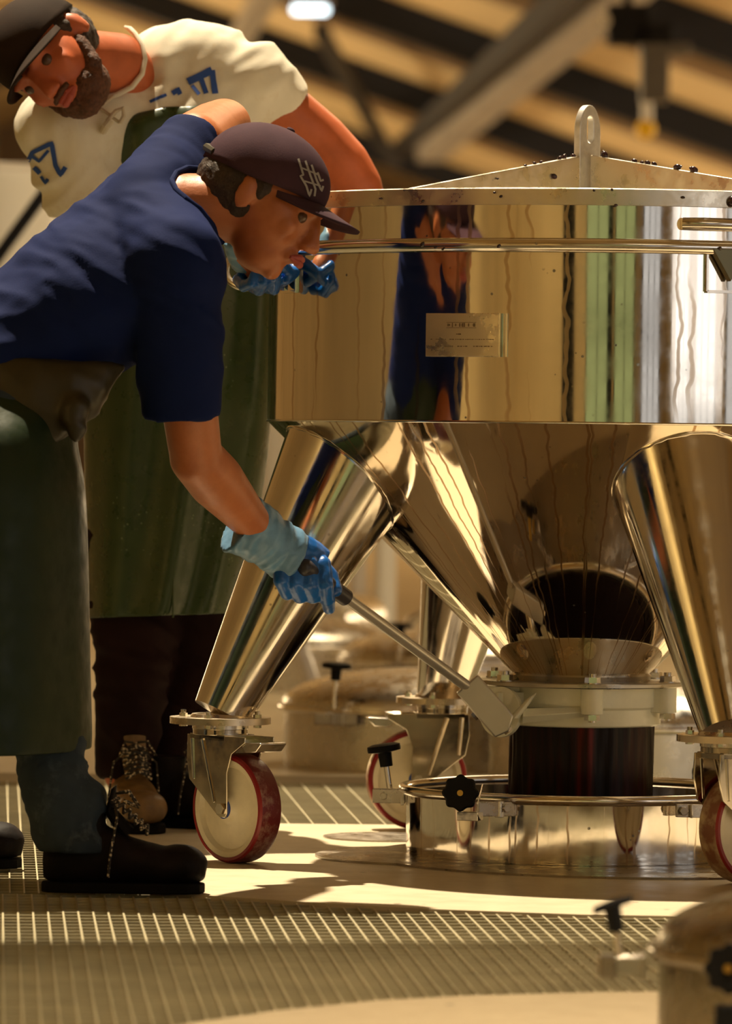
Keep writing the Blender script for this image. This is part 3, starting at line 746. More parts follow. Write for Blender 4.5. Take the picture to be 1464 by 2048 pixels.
# front-left clamp, knob facing the lens
pk = P(922, 1586, -0.385); star_knob(mh, pk, (-0.12, -1, 0.06), r=0.0315, stem=0.03)
b = MB(); pc = P(948, 1600, -0.345); Rk = Matrix((Vector((0.93, -0.36, 0)), Vector((0.36, 0.93, 0)), Vector((0, 0, 1)))).transposed()
s0, s1, s2 = P(966, 1568, -0.37), P(952, 1622, -0.37), P(962, 1642, -0.36)
for a_, c_ in ((s0, s1), (s1, s2)):
    dv = (c_ - a_); b.loft([(a_, Vector((0.0016, 0, 0)), Vector((0, 0.016, 0))), (c_, Vector((0.0016, 0, 0)), Vector((0, 0.016, 0)))], 4)
q = P(940, 1632, -0.36); b.box(q, (0.04, 0.03, 0.016), Rk)
b.build('clamp_bracket', M['bolt'], mh, smooth=0, bevel=0.001)
b = MB()
q0, q1 = P(955, 1618, -0.335), P(1026, 1618, -0.30); dv = (q1 - q0).normalized(); n_ = Vector((dv.y, -dv.x, 0)); R_ = Matrix((dv, -n_, Vector((0, 0, 1)))).transposed()
b.box((q0 + q1) / 2, ((q1 - q0).length, 0.012, 0.026), R_); b.cyl(q0.lerp(q1, 0.62) + Vector((0, 0, -0.015)), q0.lerp(q1, 0.62) + Vector((0, 0, 0.015)), 0.009, seg=16); b.hexn(P(1012, 1616, -0.318), 0.009, 0.006, n_)
b.build('hinge', M['steel_dull'], mh, smooth=30, bevel=0.001)
b = MB(); q0, q1 = P(1352, 1621, -0.30), P(1425, 1623, -0.285); dv = (q1 - q0).normalized(); n_ = Vector((dv.y, -dv.x, 0)); R_ = Matrix((dv, -n_, Vector((0, 0, 1)))).transposed()
b.box((q0 + q1) / 2, ((q1 - q0).length, 0.010, 0.024), R_); b.hexn(P(1367, 1622, -0.307), 0.009, 0.006, n_); b.cyl(P(1383, 1609, -0.305), P(1383, 1636, -0.305), 0.003, seg=8)
b.build('hinge', M['steel_dull'], mh, smooth=30, bevel=0.001)
pk = P(1408, 1545, 0.30); star_knob(mh, pk, (-1, -0.25, 0.1), r=0.028, stem=0.03)

# base plates on the concrete
b = MB()
def disc(mb, cx, cy, r, z0, z1, seg=128): mb.cyl((cx, cy, z0), (cx, cy, z1), r, seg=seg)
disc(b, 0.10, -0.07, 0.50, 0.0, 0.004); tag(b.build('floor_plate', M['steel_floor'], smooth=30), 'large dark round steel plate on the concrete around the manhole collar', 'floor plate')
b = MB(); pl_, pn_ = PZ(630, 1712, 0), PZ(860, 1746, 0); r_ = 0.215; disc(b, pl_.x + r_, pl_.y + 0.0, r_, 0.0, 0.0043, 96)
tag(b.build('cover_plate', M['steel_floor'], smooth=30), 'small round steel cover plate left of the manhole collar', 'floor plate')
q = PZ(790, 1678, 0); b = MB(); disc(b, q.x - 0.02, q.y + 0.03, 0.12, 0.0, 0.003, 64); tag(b.build('cover_plate', M['steel_floor'], smooth=30), 'thin steel cover plate lying behind the manhole collar by the rear wheel', 'floor plate')

# grape skins left on the lid
gi = 0
def grape(p, r, label, grp):
    b = MB(); rn = random.Random(int(p.x * 1e4) & 0xffff); R = Matrix.Rotation(rn.uniform(0, 3), 3, 'X') @ Matrix.Rotation(rn.uniform(0, 3), 3, 'Z')
    b.sphere(p, (r, r * 0.8, r * 0.62), R, 12, 8); b.sphere(p + R @ Vector((r * 0.7, 0, 0)), (r * 0.5, r * 0.4, r * 0.3), R, 8, 6)
    tag(b.build('grape_skin', M['grape']), label, 'grape', grp)
def on_rib(L, d_): return d_ * L + Vector((0, 0, 1.312 - (L - 0.012) * (0.086 / 0.543)))
RIGHT = ((0.040, 0.0085, 'fat shiny dark grape skin touching the right side of the lifting lug'), (0.107, 0.006, 'small grape skin on the right lid rib, first after the gap beside the lug'), (0.124, 0.005, 'tiny grape skin on the right rib between two small ones near the lug'),
         (0.137, 0.006, 'small grape skin on the right rib, third of the close row of four'), (0.152, 0.0055, 'small grape skin ending the close row of four on the right rib'), (0.203, 0.0085, 'round glossy grape skin, left one of the outer pair on the right rib'), (0.240, 0.0085, 'round glossy grape skin, outermost on the right lid rib'))
for L, r, lb in RIGHT: grape(on_rib(L, DR) + Vector((0, 0, r * 0.45)), r, lb, 'grape skins on the right lid rib')
LEFT = ((0.045, 0.005, 'grape skin on the left lid rib nearest the lifting lug'), (0.075, 0.006, 'largest grape skin on the left lid rib ridge'), (0.09, 0.005, 'grape skin just left of the largest one on the left rib ridge'),
        (0.15, 0.004, 'small grape skin midway down the left lid rib ridge'), (0.17, 0.004, 'small grape skin just left of the midway one on the left rib'), (0.2, 0.0035, 'tiny grape skin, outermost on the left lid rib ridge'))
for L, r, lb in LEFT: grape(on_rib(L, DL) + Vector((0, 0, r * 0.45)), r, lb, 'grape skins on the left lid rib')
nl = Vector((-DL.y, DL.x, 0)); nl = nl if nl.y < 0 else -nl
for L, z_, r, lb in ((0.12, -0.028, 0.0065, 'large dark grape skin stuck on the flat face of the left lid rib'), (0.30, -0.012, 0.003, 'tiny grape speck on the flat face of the left lid rib')):
    grape(on_rib(L, DL) + nl * 0.009 + Vector((0, 0, z_)), r, lb, 'grape skins on the left rib face')
for x, z_, r, lb in ((1459, 398, 0.011, 'largest dark grape skin on the lid band at the right edge of the photo'), (758, 395, 0.003, 'tiny grape speck on the lid band just right of the dark cap'), (842, 402, 0.003, 'tiny grape speck low on the lid band below the left rib foot'), (985, 386, 0.0035, 'upper grape speck of the pair on the lid band under the left rib'), (998, 394, 0.0035, 'lower grape speck of the pair on the lid band under the left rib'),
        (1184, 381, 0.003, 'tiny grape speck on the lid band right below the lifting lug'), (1220, 379, 0.003, 'tiny grape speck high on the lid band right of the lug foot'), (1362, 392, 0.004, 'grape speck on the lid band above the grab handle tip'), (1228, 410, 0.004, 'grape speck hanging from the lower edge of the lid band')):
    p = cyl_pt(x, zy(z_, 9.8), 0.0125); grape(p, r, lb, 'grape specks on the lid band')
for x, z_, r, lb in ((842, 490, 0.005, 'grape speck on the tube rim, leftmost of three close ones'), (868, 496, 0.003, 'tiny grape speck on the tube rim, middle of three close ones'), (883, 500, 0.003, 'tiny grape speck on the tube rim, rightmost of three close ones'), (995, 494, 0.004, 'lone grape speck on the tube rim above the rating plate end'), (1437, 493, 0.005, 'grape speck on the tube rim above the right latch bracket')):
    p = cyl_pt(x, zy(z_, 9.8), 0.020); grape(p, r, lb, 'grape specks on the tube rim')

# ------------------------------------------------------------------ foreground manhole, bottom right
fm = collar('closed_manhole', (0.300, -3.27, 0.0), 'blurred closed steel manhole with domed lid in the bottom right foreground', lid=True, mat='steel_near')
k0 = P(1226, 1812, -3.28); k1 = P(1240, 1925, -3.30)
b = MB(); d_ = Vector((0.052, 0.0, 0.018)).normalized()
b.loft([(P(1187, 1822, -3.28), Vector((0, 0.006, 0)), Vector((0, 0, 0.005))), (P(1226, 1808, -3.28), Vector((0, 0.008, 0)), Vector((0, 0, 0.007))), (P(1264, 1796, -3.28), Vector((0, 0.006, 0)), Vector((0, 0, 0.005)))], 12)
b.cyl(P(1224, 1810, -3.28), P(1232, 1862, -3.28), 0.011, 0.010, seg=16)
kn = b.build('knob', M['black'], fm); b = MB(); b.cyl(P(1232, 1855, -3.28), k1, 0.0045, seg=12); b.build('screw', M['bolt'], kn)
hinge(fm, P(1288, 1932, -3.30), (-1, -0.05, 0), 0)
b = MB(); q = P(1216, 1932, -3.31); b.box(q, (0.022, 0.03, 0.030)); b.build('clamp_bracket', M['steel_floor'], fm, smooth=0, bevel=0.003)
star_knob(fm, P(1462, 1938, -3.52), (-0.3, -1, 0.1), r=0.030, stem=0.02)
q0 = P(1462, 2035, -3.58); b = MB(); b.box(q0, (0.04, 0.03, 0.03)); b.build('clamp_bracket', M['black'], fm, smooth=0, bevel=0.003)

# ------------------------------------------------------------------ manholes, pipes and posts behind
def back_manhole(x, d, label, knob_x=None, R_=0.33, dx=0.0):
    Y = d - 10.4; c = P(x, 1400, Y); c.z = 0
    e = collar('closed_manhole', c, label, 'closed manholes in the hall behind', h=0.135, R_=R_, lid=True, mat='steel_dull')
    if knob_x is not None:
        yk = Y - sqrt(max(0.0001, R_ ** 2 - (P(knob_x, 1400, Y).x - c.x) ** 2)) - 0.04
        p = P(knob_x, 1400, yk); q = Vector((p.x, yk, 0.245)); star_knob(e, q, (0.05, 0, 1), r=0.034, stem=0.07, kind='disc')
        hinge(e, Vector((p.x, yk + 0.03, 0.12)), (0.1, -1, 0), 0)
        b = MB(); b.box(Vector((p.x, yk - 0.01, 0.12)), (0.10, 0.02, 0.026)); b.build('clamp_bracket', M['steel_floor'], e, smooth=0, bevel=0.002)
    return e
back_manhole(842, 13.35, 'closed steel manhole with domed lid behind the lever rod, nearest of the blurred ones', 672)
back_manhole(905, 16.4, 'blurred steel manhole with domed lid farther back beyond the nearest closed one', 800)
back_manhole(1275, 12.75, 'pale domed manhole lid behind the wine stream and right caster', None, R_=0.34)
back_manhole(560, 17.5, 'faint far manhole lid seen left of the lever hand behind the leg', None)
M['white_pipe'] = basic('white_pipe', (0.80, 0.78, 0.74), 0.35)
M['glass_green'] = basic('pale_hose', (0.66, 0.62, 0.58), 0.2, coat=0.5)
def post(x, d, w, y0, y1, m, label, name='steel_post', cat='post'):
    Y = d - 10.4; a = P(x, y0, Y); c = P(x, y1, Y); c.z = max(c.z, 0.0); b = MB(); r = w / 2 * d / FPX
    b.cyl((a.x, Y, c.z), (a.x, Y, a.z), r, seg=20); b.cyl((a.x, Y, c.z), (a.x, Y, c.z + 0.012), r * 1.7, seg=20)
    tag(b.build(name, M[m]), label, cat)
post(776, 21, 44, 700, 1300, 'white_pipe', 'blurred white upright pipe seen between the hopper legs', 'white_pipe', 'pipe')
post(722, 22.5, 34, 700, 1290, 'glass_green', 'blurred grey upright pipe just left of the white upright pipe', 'upright_pipe', 'pipe')
post(548, 24, 60, 780, 1300, 'white_pipe', 'pale blurred post seen in the gap between green apron and hopper', 'pale_post', 'post')
# bent steel pipe and hose
Y = 8.2; b = MB(); pts = [P(806, 1420, Y), P(808, 1330, Y), P(812, 1275, Y), P(826, 1240, Y), P(852, 1226, Y), P(900, 1224, Y)]
b.tube(pts, 0.020, 16); tag(b.build('bent_pipe', M['steel_dull']), 'blurred bent steel pipe curving beside the rear hopper leg', 'pipe')
Y = 6.0; b = MB(); pts = [P(598, 1180, Y), P(592, 1240, Y), P(598, 1300, Y), P(618, 1360, Y), P(648, 1420, Y), P(700, 1455, Y)]
b.tube([pts[0].lerp(pts[0], 0)] + pts[1:], 0.028, 16); tag(b.build('pale_hose', M['glass_green']), 'pale translucent hose curving down behind the front left hopper leg', 'hose')
Y = 9.0; b = MB(); b.cyl(P(640, 1250, Y), P(720, 1250, Y) + Vector((0, 0.6, 0)), 0.10, seg=32); b.cyl(P(636, 1250, Y), P(641, 1250, Y), 0.13, seg=32)
b.box(P(700, 1330, Y) + Vector((0, 0.2, 0)), (0.30, 0.3, 0.16)); 
pump = b.build('pump', M['steel_dull'], None, bevel=0.004); tag(pump, 'blurred steel pump body on the floor behind the lever hand', 'pump')
b = MB(); b.sphere(P(690, 1212, Y - 0.3), 0.03); b.build('pump_valve', M['white_pipe'], pump)
Y = 9.5; b = MB(); pt, pb_ = P(-20, 350, Y), P(-20, 640, Y); b.lathe([(0.0, pt.z + 0.05), (0.16, pt.z + 0.04), (0.235, pt.z), (0.24, pt.z - 0.03), (0.24, 0.25), (0.12, 0.08), (0.0, 0.06)], 64, (pt.x, pt.y, 0))
tk = b.build('pale_tank', M['white_pipe']); tag(tk, 'pale blurred tank at the far left behind the cream sleeve', 'tank')
b = MB()
for k in range(3): a_ = k * 2 * PI / 3 + 0.4; b = MB(); b.cyl((pt.x + 0.18 * cos(a_), pt.y + 0.18 * sin(a_), 0), (pt.x + 0.18 * cos(a_), pt.y + 0.18 * sin(a_), 0.3), 0.02, seg=12); b.build('leg', M['steel_dull'], tk)
b = MB(); b.cyl(P(118, 345, Y - 0.6), P(-60, 590, Y - 0.6), 0.022, seg=16); q = P(-60, 590, Y - 0.6); b.cyl(q, (q.x, q.y, 0), 0.022, seg=16); tag(b.build('dark_pipe', M['beam']), 'dark slanting pipe in front of the pale tank at far left', 'pipe')
# hanging hoist pendant upper right, lamp upper left
M['glow'] = emit('lamp_glow', (0.80, 0.95, 1.0), 5.0)
M['yellow'] = basic('yellow_plastic', (1.0, 0.62, 0.0), 0.4, emis=(0.9, 0.5, 0.0), es=0.0)
lx_, Yl = 620, 62
a = P(585, 20, Yl); c = P(656, 18, Yl); b = MB(); b.box((a + c) / 2 + Vector((0, 0, 0.10)), ((c - a).length + 0.1, 0.2, 0.12)); lamp_o = b.build('hall_lamp', M['beam_grey'], None, smooth=0)
tag(lamp_o, 'glowing white lamp hanging under the roof above the men', 'lamp')
b = MB(); b.box((a + c) / 2, ((c - a).length, 0.16, 0.10)); b.build('lamp_tube', M['glow'], lamp_o, bevel=0.03)
b = MB(); b.cyl((a + c) / 2 + Vector((0, 0, 0.15)), (a + c) / 2 + Vector((0, 0, 2.6)), 0.015, seg=8); b.build('hanger', M['beam'], lamp_o)
Yh = 24.0; hp = P(1310, 120, Yh)
he = empty('hoist', hp, 'dark grey electric hoist hanging under the roof at the upper right', 'hoist')
def hb(name, x0, y0, x1, y1, m, dep=0.25, bev=0.01):
    p, q = P(x0, y0, Yh), P(x1, y1, Yh); b = MB(); b.box((p + q) / 2, (abs(q.x - p.x), dep, abs(p.z - q.z))); return b.build(name, M[m], he, smooth=0, bevel=bev)
M['hoist'] = basic('hoist_grey', (0.13, 0.125, 0.125), 0.5, var=0.1)
hb('trolley', 1215, 10, 1300, 92, 'beam'); hb('motor', 1268, 48, 1345, 92, 'beam'); hb('gearbox', 1280, 88, 1380, 112, 'hoist'); hb('body', 1282, 110, 1336, 205, 'hoist')
b = MB(); b.cyl(P(1205, 42, Yh - 0.2), P(1205, 42, Yh + 0.1), 0.05, seg=24); b.build('trolley_wheel', M['white_pipe'], he)
b = MB(); b.cyl(P(1294, 196, Yh), P(1294, 245, Yh), 0.035, seg=16); b.build('cable_guide', M['white_pipe'], he)
b = MB(); b.sphere(P(1292, 258, Yh), 0.062); b.build('hook_block', M['yellow'], he)
b = MB(); p = P(1255, 20, Yh); b.cyl(p, (p.x, p.y, rz(p.x) - 0.05), 0.03, seg=10); b.build('hanger', M['beam'], he)
# ================================================================== PEOPLE
def fabric(name, col, rough=0.9, weave=0.25, var=0.12, sheen=0.05, dirt=None):
    t = NT(name); co = t.coord('Object'); n = t.noise(co, 5, 4, 0.6)
    c = t.ramp(n, [(0.3, tuple(x * (1 - var) for x in col)), (0.7, tuple(min(1, x * (1 + var)) for x in col))])
    if dirt: c = t.mix(t.ramp(t.noise(co, 26, 5, 0.7), [(0.55, 0.0), (0.72, 0.6)]), c, dirt)
    t.set('Base Color', c); t.set('Roughness', rough); t.set('Specular IOR Level', 0.12)
    t.bump(t.noise(co, 900 * 0.4, 2, 0.5), weave, 0.001); return t.m
t = NT('skin'); co = t.coord('Object'); n = t.noise(co, 18, 5, 0.6)
t.set('Base Color', t.ramp(n, [(0.3, (0.42, 0.125, 0.040)), (0.7, (0.54, 0.185, 0.070))])); t.set('Roughness', 0.42)
t.set('Subsurface Weight', 0.12); t.set('Subsurface Radius', (0.02, 0.008, 0.004)); t.bump(t.noise(co, 160, 4, 0.7), 0.3, 0.0015); M['skin'] = t.m
M['skin_red'] = basic('ruddy_skin', (0.52, 0.125, 0.045), 0.45, var=0.18, nscale=14, bump=0.2, bscale=120, bdist=0.001)
M['shirt_blue'] = fabric('navy_cotton', (0.006, 0.014, 0.074), 0.85)
M['shirt_white'] = fabric('cream_cotton', (0.80, 0.75, 0.62), 0.9, dirt=(0.72, 0.62, 0.46))
M['ink_blue'] = basic('blue_print', (0.03, 0.09, 0.38), 0.8)
t = NT('green_rubber_apron'); co = t.coord('Object'); n = t.noise(co, 4, 4, 0.6)
v_ = t.node('ShaderNodeTexVoronoi', feature='F1'); v_.inputs['Scale'].default_value = 75; t.link(co, v_.inputs['Vector'])
g = t.math('MULTIPLY', t.ramp(v_.outputs['Distance'], [(0.0, 1.0), (0.10, 1.0), (0.16, 0.0)]), t.ramp(t.noise(co, 6, 3), [(0.56, 0.0), (0.64, 0.7)]))
c = t.ramp(n, [(0.3, (0.020, 0.042, 0.013)), (0.7, (0.042, 0.072, 0.022))]); t.set('Base Color', t.mix(g, c, (0.30, 0.36, 0.24)))
t.set('Roughness', t.ramp(t.noise(co, 30, 4), [(0.35, 0.24), (0.7, 0.42)])); t.bump(t.noise(co, 45, 4), 0.2, 0.003); M['apron'] = t.m
t = NT('dark_green_apron'); co = t.coord('Object'); t.set('Base Color', t.ramp(t.noise(co, 4, 4, 0.6), [(0.3, (0.008, 0.018, 0.008)), (0.7, (0.018, 0.032, 0.012))]))  # darker copy of the green apron, shade put into its colour
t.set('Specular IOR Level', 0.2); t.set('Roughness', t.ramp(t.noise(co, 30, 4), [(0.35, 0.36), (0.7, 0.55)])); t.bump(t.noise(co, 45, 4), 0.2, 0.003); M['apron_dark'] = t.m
M['apron_olive'] = basic('apron_lining', (0.030, 0.024, 0.009), 0.45, var=0.3)
M['jeans'] = fabric('washed_denim', (0.036, 0.050, 0.066), 0.9, var=0.5, dirt=(0.10, 0.12, 0.14))
M['pants'] = fabric('maroon_work_trousers', (0.016, 0.006, 0.006), 0.8, var=0.4)
M['glove'] = basic('blue_nitrile', (0.006, 0.11, 0.42), 0.30, var=0.2, nscale=30, bump=0.25, bscale=90, bdist=0.002, coat=0.2)
M['glove_cuff'] = basic('blue_nitrile_cuff', (0.14, 0.29, 0.46), 0.32, var=0.2, nscale=20, bump=0.3, bscale=50, bdist=0.003)
M['cap_dark'] = fabric('aubergine_cap_cloth', (0.060, 0.030, 0.042), 0.85, var=0.3)
M['cap_brown'] = fabric('dark_brown_cap_cloth', (0.028, 0.017, 0.012), 0.85, var=0.3)
M['hair'] = basic('dark_hair', (0.035, 0.018, 0.010), 0.6, var=0.4, nscale=60, bump=0.8, bscale=200, bdist=0.003)
M['beard'] = basic('brown_beard', (0.10, 0.035, 0.015), 0.7, var=0.5, nscale=120, bump=0.9, bscale=220, bdist=0.003)
M['boot'] = basic('black_boot_leather', (0.008, 0.005, 0.0045), 0.65, spec=0.15, var=0.5, nscale=18, bump=0.4, bscale=60, bdist=0.002)
M['boot_brown'] = basic('brown_boot_leather', (0.19, 0.11, 0.042), 0.45, var=0.4, nscale=22, bump=0.4, bscale=60, bdist=0.002)
M['sole'] = basic('boot_sole', (0.006, 0.005, 0.0045), 0.8, spec=0.1)
M['lips'] = basic('lips', (0.42, 0.08, 0.06), 0.4)
M['eye'] = basic('eye', (0.10, 0.05, 0.03), 0.25)  # dark all over, shade on the face put into the eye colour
M['tie'] = basic('cream_cord', (0.62, 0.54, 0.40), 0.8)
M['white_print'] = basic('cap_print', (0.36, 0.33, 0.30), 0.8)
M['red_print'] = basic('cap_badge_red', (0.35, 0.04, 0.05), 0.7)
t = NT('flecked_lace'); w_ = t.node('ShaderNodeTexVoronoi', feature='F1'); w_.inputs['Scale'].default_value = 150; t.link(t.coord('Object'), w_.inputs['Vector'])
t.set('Base Color', t.ramp(w_.outputs['Distance'], [(0.30, (0.60, 0.50, 0.34)), (0.38, (0.02, 0.015, 0.012))])); t.set('Roughness', 0.7); M['lace'] = t.m

def folds(a1, d1, s1, a2=0.0015, s2=26):
    """soft creases running across direction d1"""
    d1 = Vector(d1).normalized(); e1 = d1.orthogonal().normalized(); g1 = d1.cross(e1); s = s1 * 0.36
    def f(co, n):
        q = co + Vector((noise.noise(co * 5.0), noise.noise(co * 5.0 + Vector((9, 2, 4))), noise.noise(co * 5.0 + Vector((1, 7, 3))))) * 0.05
        v = noise.noise(Vector((q.dot(d1) * s, q.dot(e1) * s * 0.22, q.dot(g1) * s * 0.22)))
        w_ = noise.noise(Vector((q.dot(d1) * s * 2.3 + 5, q.dot(e1) * s * 0.6, q.dot(g1) * s * 0.6)))
        return a1 * (1.6 * (0.22 - abs(v)) + 0.35 * w_) + a2 * noise.noise(co * s2)
    return f

def head(person, C, f, u, hat_mat, face_mat='skin', beard=True, scale=1.0, parts=None):
    """returns the head shapes for the body mesh; cap, hair, eyes and lips are separate children"""
    f = Vector(f).normalized(); u = Vector(u); u = (u - f * u.dot(f)).normalized(); s = f.cross(u)   # s: the head's right
    R = Matrix((s, f, u)).transposed(); k = scale
    def L(x, y, z): return C + R @ Vector((x * k, y * k, z * k))
    b = MB()
    b.sphere(L(0, -0.012, 0.030), (0.076 * k, 0.096 * k, 0.090 * k), R, 24, 16)       # cranium
    b.sphere(L(0, 0.030, -0.010), (0.066 * k, 0.066 * k, 0.080 * k), R, 24, 16)       # face
    b.sphere(L(0, 0.040, -0.070), (0.048 * k, 0.048 * k, 0.040 * k), R, 20, 12)       # jaw
    b.sphere(L(0, 0.072, -0.092), (0.022 * k, 0.016 * k, 0.018 * k), R, 14, 10)       # chin
    for q in (-1, 1):
        b.sphere(L(q * 0.036, 0.070, -0.022), (0.022 * k, 0.018 * k, 0.022 * k), R, 14, 10)   # cheek
        b.sphere(L(q * 0.028, 0.088, 0.022), (0.025 * k, 0.012 * k, 0.010 * k), R, 14, 10)    # brow
        b.sphere(L(q * 0.079, -0.004, -0.008), (0.008 * k, 0.017 * k, 0.028 * k), R @ Matrix.Rotation(q * 0.35, 3, 'Z'), 14, 10)  # ear
        b.sphere(L(q * 0.012, 0.106, -0.036), (0.009 * k, 0.010 * k, 0.008 * k), R, 10, 8)    # nostril wing
    b.loft([(L(0, 0.094, 0.020), R @ Vector((0.008 * k, 0, 0)), R @ Vector((0, 0.010 * k, 0))), (L(0, 0.106, -0.012), R @ Vector((0.011 * k, 0, 0)), R @ Vector((0, 0.012 * k, 0))),
            (L(0, 0.114, -0.034), R @ Vector((0.014 * k, 0, 0)), R @ Vector((0, 0.015 * k, 0)))], 12)
    b.sphere(L(0, 0.116, -0.032), 0.012 * k, R, 10, 8)
    b.sphere(L(0, 0.090, -0.060), (0.024 * k, 0.014 * k, 0.012 * k), R, 12, 8)
    def finish():
        e = MB()
        for q in (-1, 1): e.sphere(L(q * 0.030, 0.080, 0.002), 0.0120 * k, R, 14, 10)
        e.build('eyes', M['eye'], person)
        e = MB()
        for z_, r_ in ((-0.056, 0.0055), (-0.065, 0.0065)): e.tube([L(-0.022, 0.095, -0.062), L(-0.010, 0.106, z_), L(0, 0.107, z_), L(0.010, 0.106, z_), L(0.022, 0.095, -0.062)], [0.003 * k, r_ * k, r_ * 0.9 * k, r_ * k, 0.003 * k], 10)
        e.build('lips', M['lips'], person)
        e = MB(); e.sphere(L(0, -0.030, 0.004), (0.0785 * k, 0.084 * k, 0.074 * k), R, 24, 16)
        for q in (-1, 1): e.sphere(L(q * 0.066, 0.004, 0.018), (0.014 * k, 0.026 * k, 0.030 * k), R, 12, 8)
        fuse(e, 'hair', 0.005, M['hair'], person, 3, disp=lambda co, n: 0.003 * noise.noise(co * 90))
        for q in (-1, 1):
            pass
        e = MB()
        for q in (-1, 1): e.tube([L(q * 0.012, 0.098, 0.024), L(q * 0.028, 0.099, 0.029), L(q * 0.046, 0.086, 0.024)], [0.003, 0.0045, 0.002], 8)
        e.build('eyebrows', M['hair'], person)
        if beard:
            e = MB(); e.sphere(L(0, 0.044, -0.078), (0.054 * k, 0.050 * k, 0.040 * k), R, 20, 14); e.sphere(L(0, 0.074, -0.096), (0.030 * k, 0.022 * k, 0.022 * k), R, 14, 10)
            for q in (-1, 1): e.limb([(L(q * 0.060, 0.018, -0.028), 0.014 * k), (L(q * 0.050, 0.040, -0.066), 0.016 * k)]); e.limb([(L(q * 0.020, 0.102, -0.049), 0.0055 * k), (L(q * 0.004, 0.110, -0.047), 0.006 * k)], 10)
            fuse(e, 'beard', 0.004, M['beard'], person, 2, disp=lambda co, n: 0.0022 * noise.noise(co * 160))
        # baseball cap: crown, brim, band, button
        prof = [(1.0 * cos(a), 1.0 * sin(a)) for a in np.linspace(0, PI / 2, 14)]
        n = 40; vs = []; fs = []
        for (rr, zz) in [(1.0, -0.12)] + prof:
            for i in range(n):
                th = 2 * PI * i / n; sq = 1 + 0.02 * abs(sin(th * 3))
                vs.append(L(0.084 * rr * cos(th) * sq, -0.008 + 0.105 * rr * sin(th) * sq, 0.030 + 0.090 * zz + (0.012 * max(0, sin(th)) * (1 - zz) if zz > -0.2 else 0)))
        m = len(prof) + 1
        for j in range(m - 1):
            for i in range(n): i2 = (i + 1) % n; fs.append((j * n + i, j * n + i2, (j + 1) * n + i2, (j + 1) * n + i))
        fs.append(tuple((m - 1) * n + i for i in range(n)))
        e = MB(); e.add(vs, fs); cap = e.build('cap', M[hat_mat], person, smooth=60)
        sm = cap.modifiers.new('thick', 'SOLIDIFY'); sm.thickness = 0.003
        vs = []; fs = []; nu, nv = 21, 8
        for j in range(nv):
            v = j / (nv - 1)
            for i in range(nu):
                a = (i / (nu - 1) - 0.5) * 2; x = a * 0.076; y0 = -0.008 + 0.106 * sqrt(max(0, 1 - (x / 0.086) ** 2)) - 0.002
                ext = 0.072 * sqrt(max(0.0, 1 - abs(a) ** 2.6)) + 0.002
                vs.append(L(x, y0 + ext * v, 0.036 - 0.016 * a * a - 0.010 * v))
        for j in range(nv - 1):
            for i in range(nu - 1): fs.append((j * nu + i, j * nu + i + 1, (j + 1) * nu + i + 1, (j + 1) * nu + i))
        e = MB(); e.add(vs, fs); br = e.build('cap_brim', M[hat_mat], cap, smooth=60); sm = br.modifiers.new('thick', 'SOLIDIFY'); sm.thickness = 0.004
        e = MB(); e.sphere(L(0, -0.008, 0.121), (0.008, 0.008, 0.004), R, 12, 8); e.build('cap_button', M[hat_mat], cap)
        return cap, L, R
    return b, L, finish

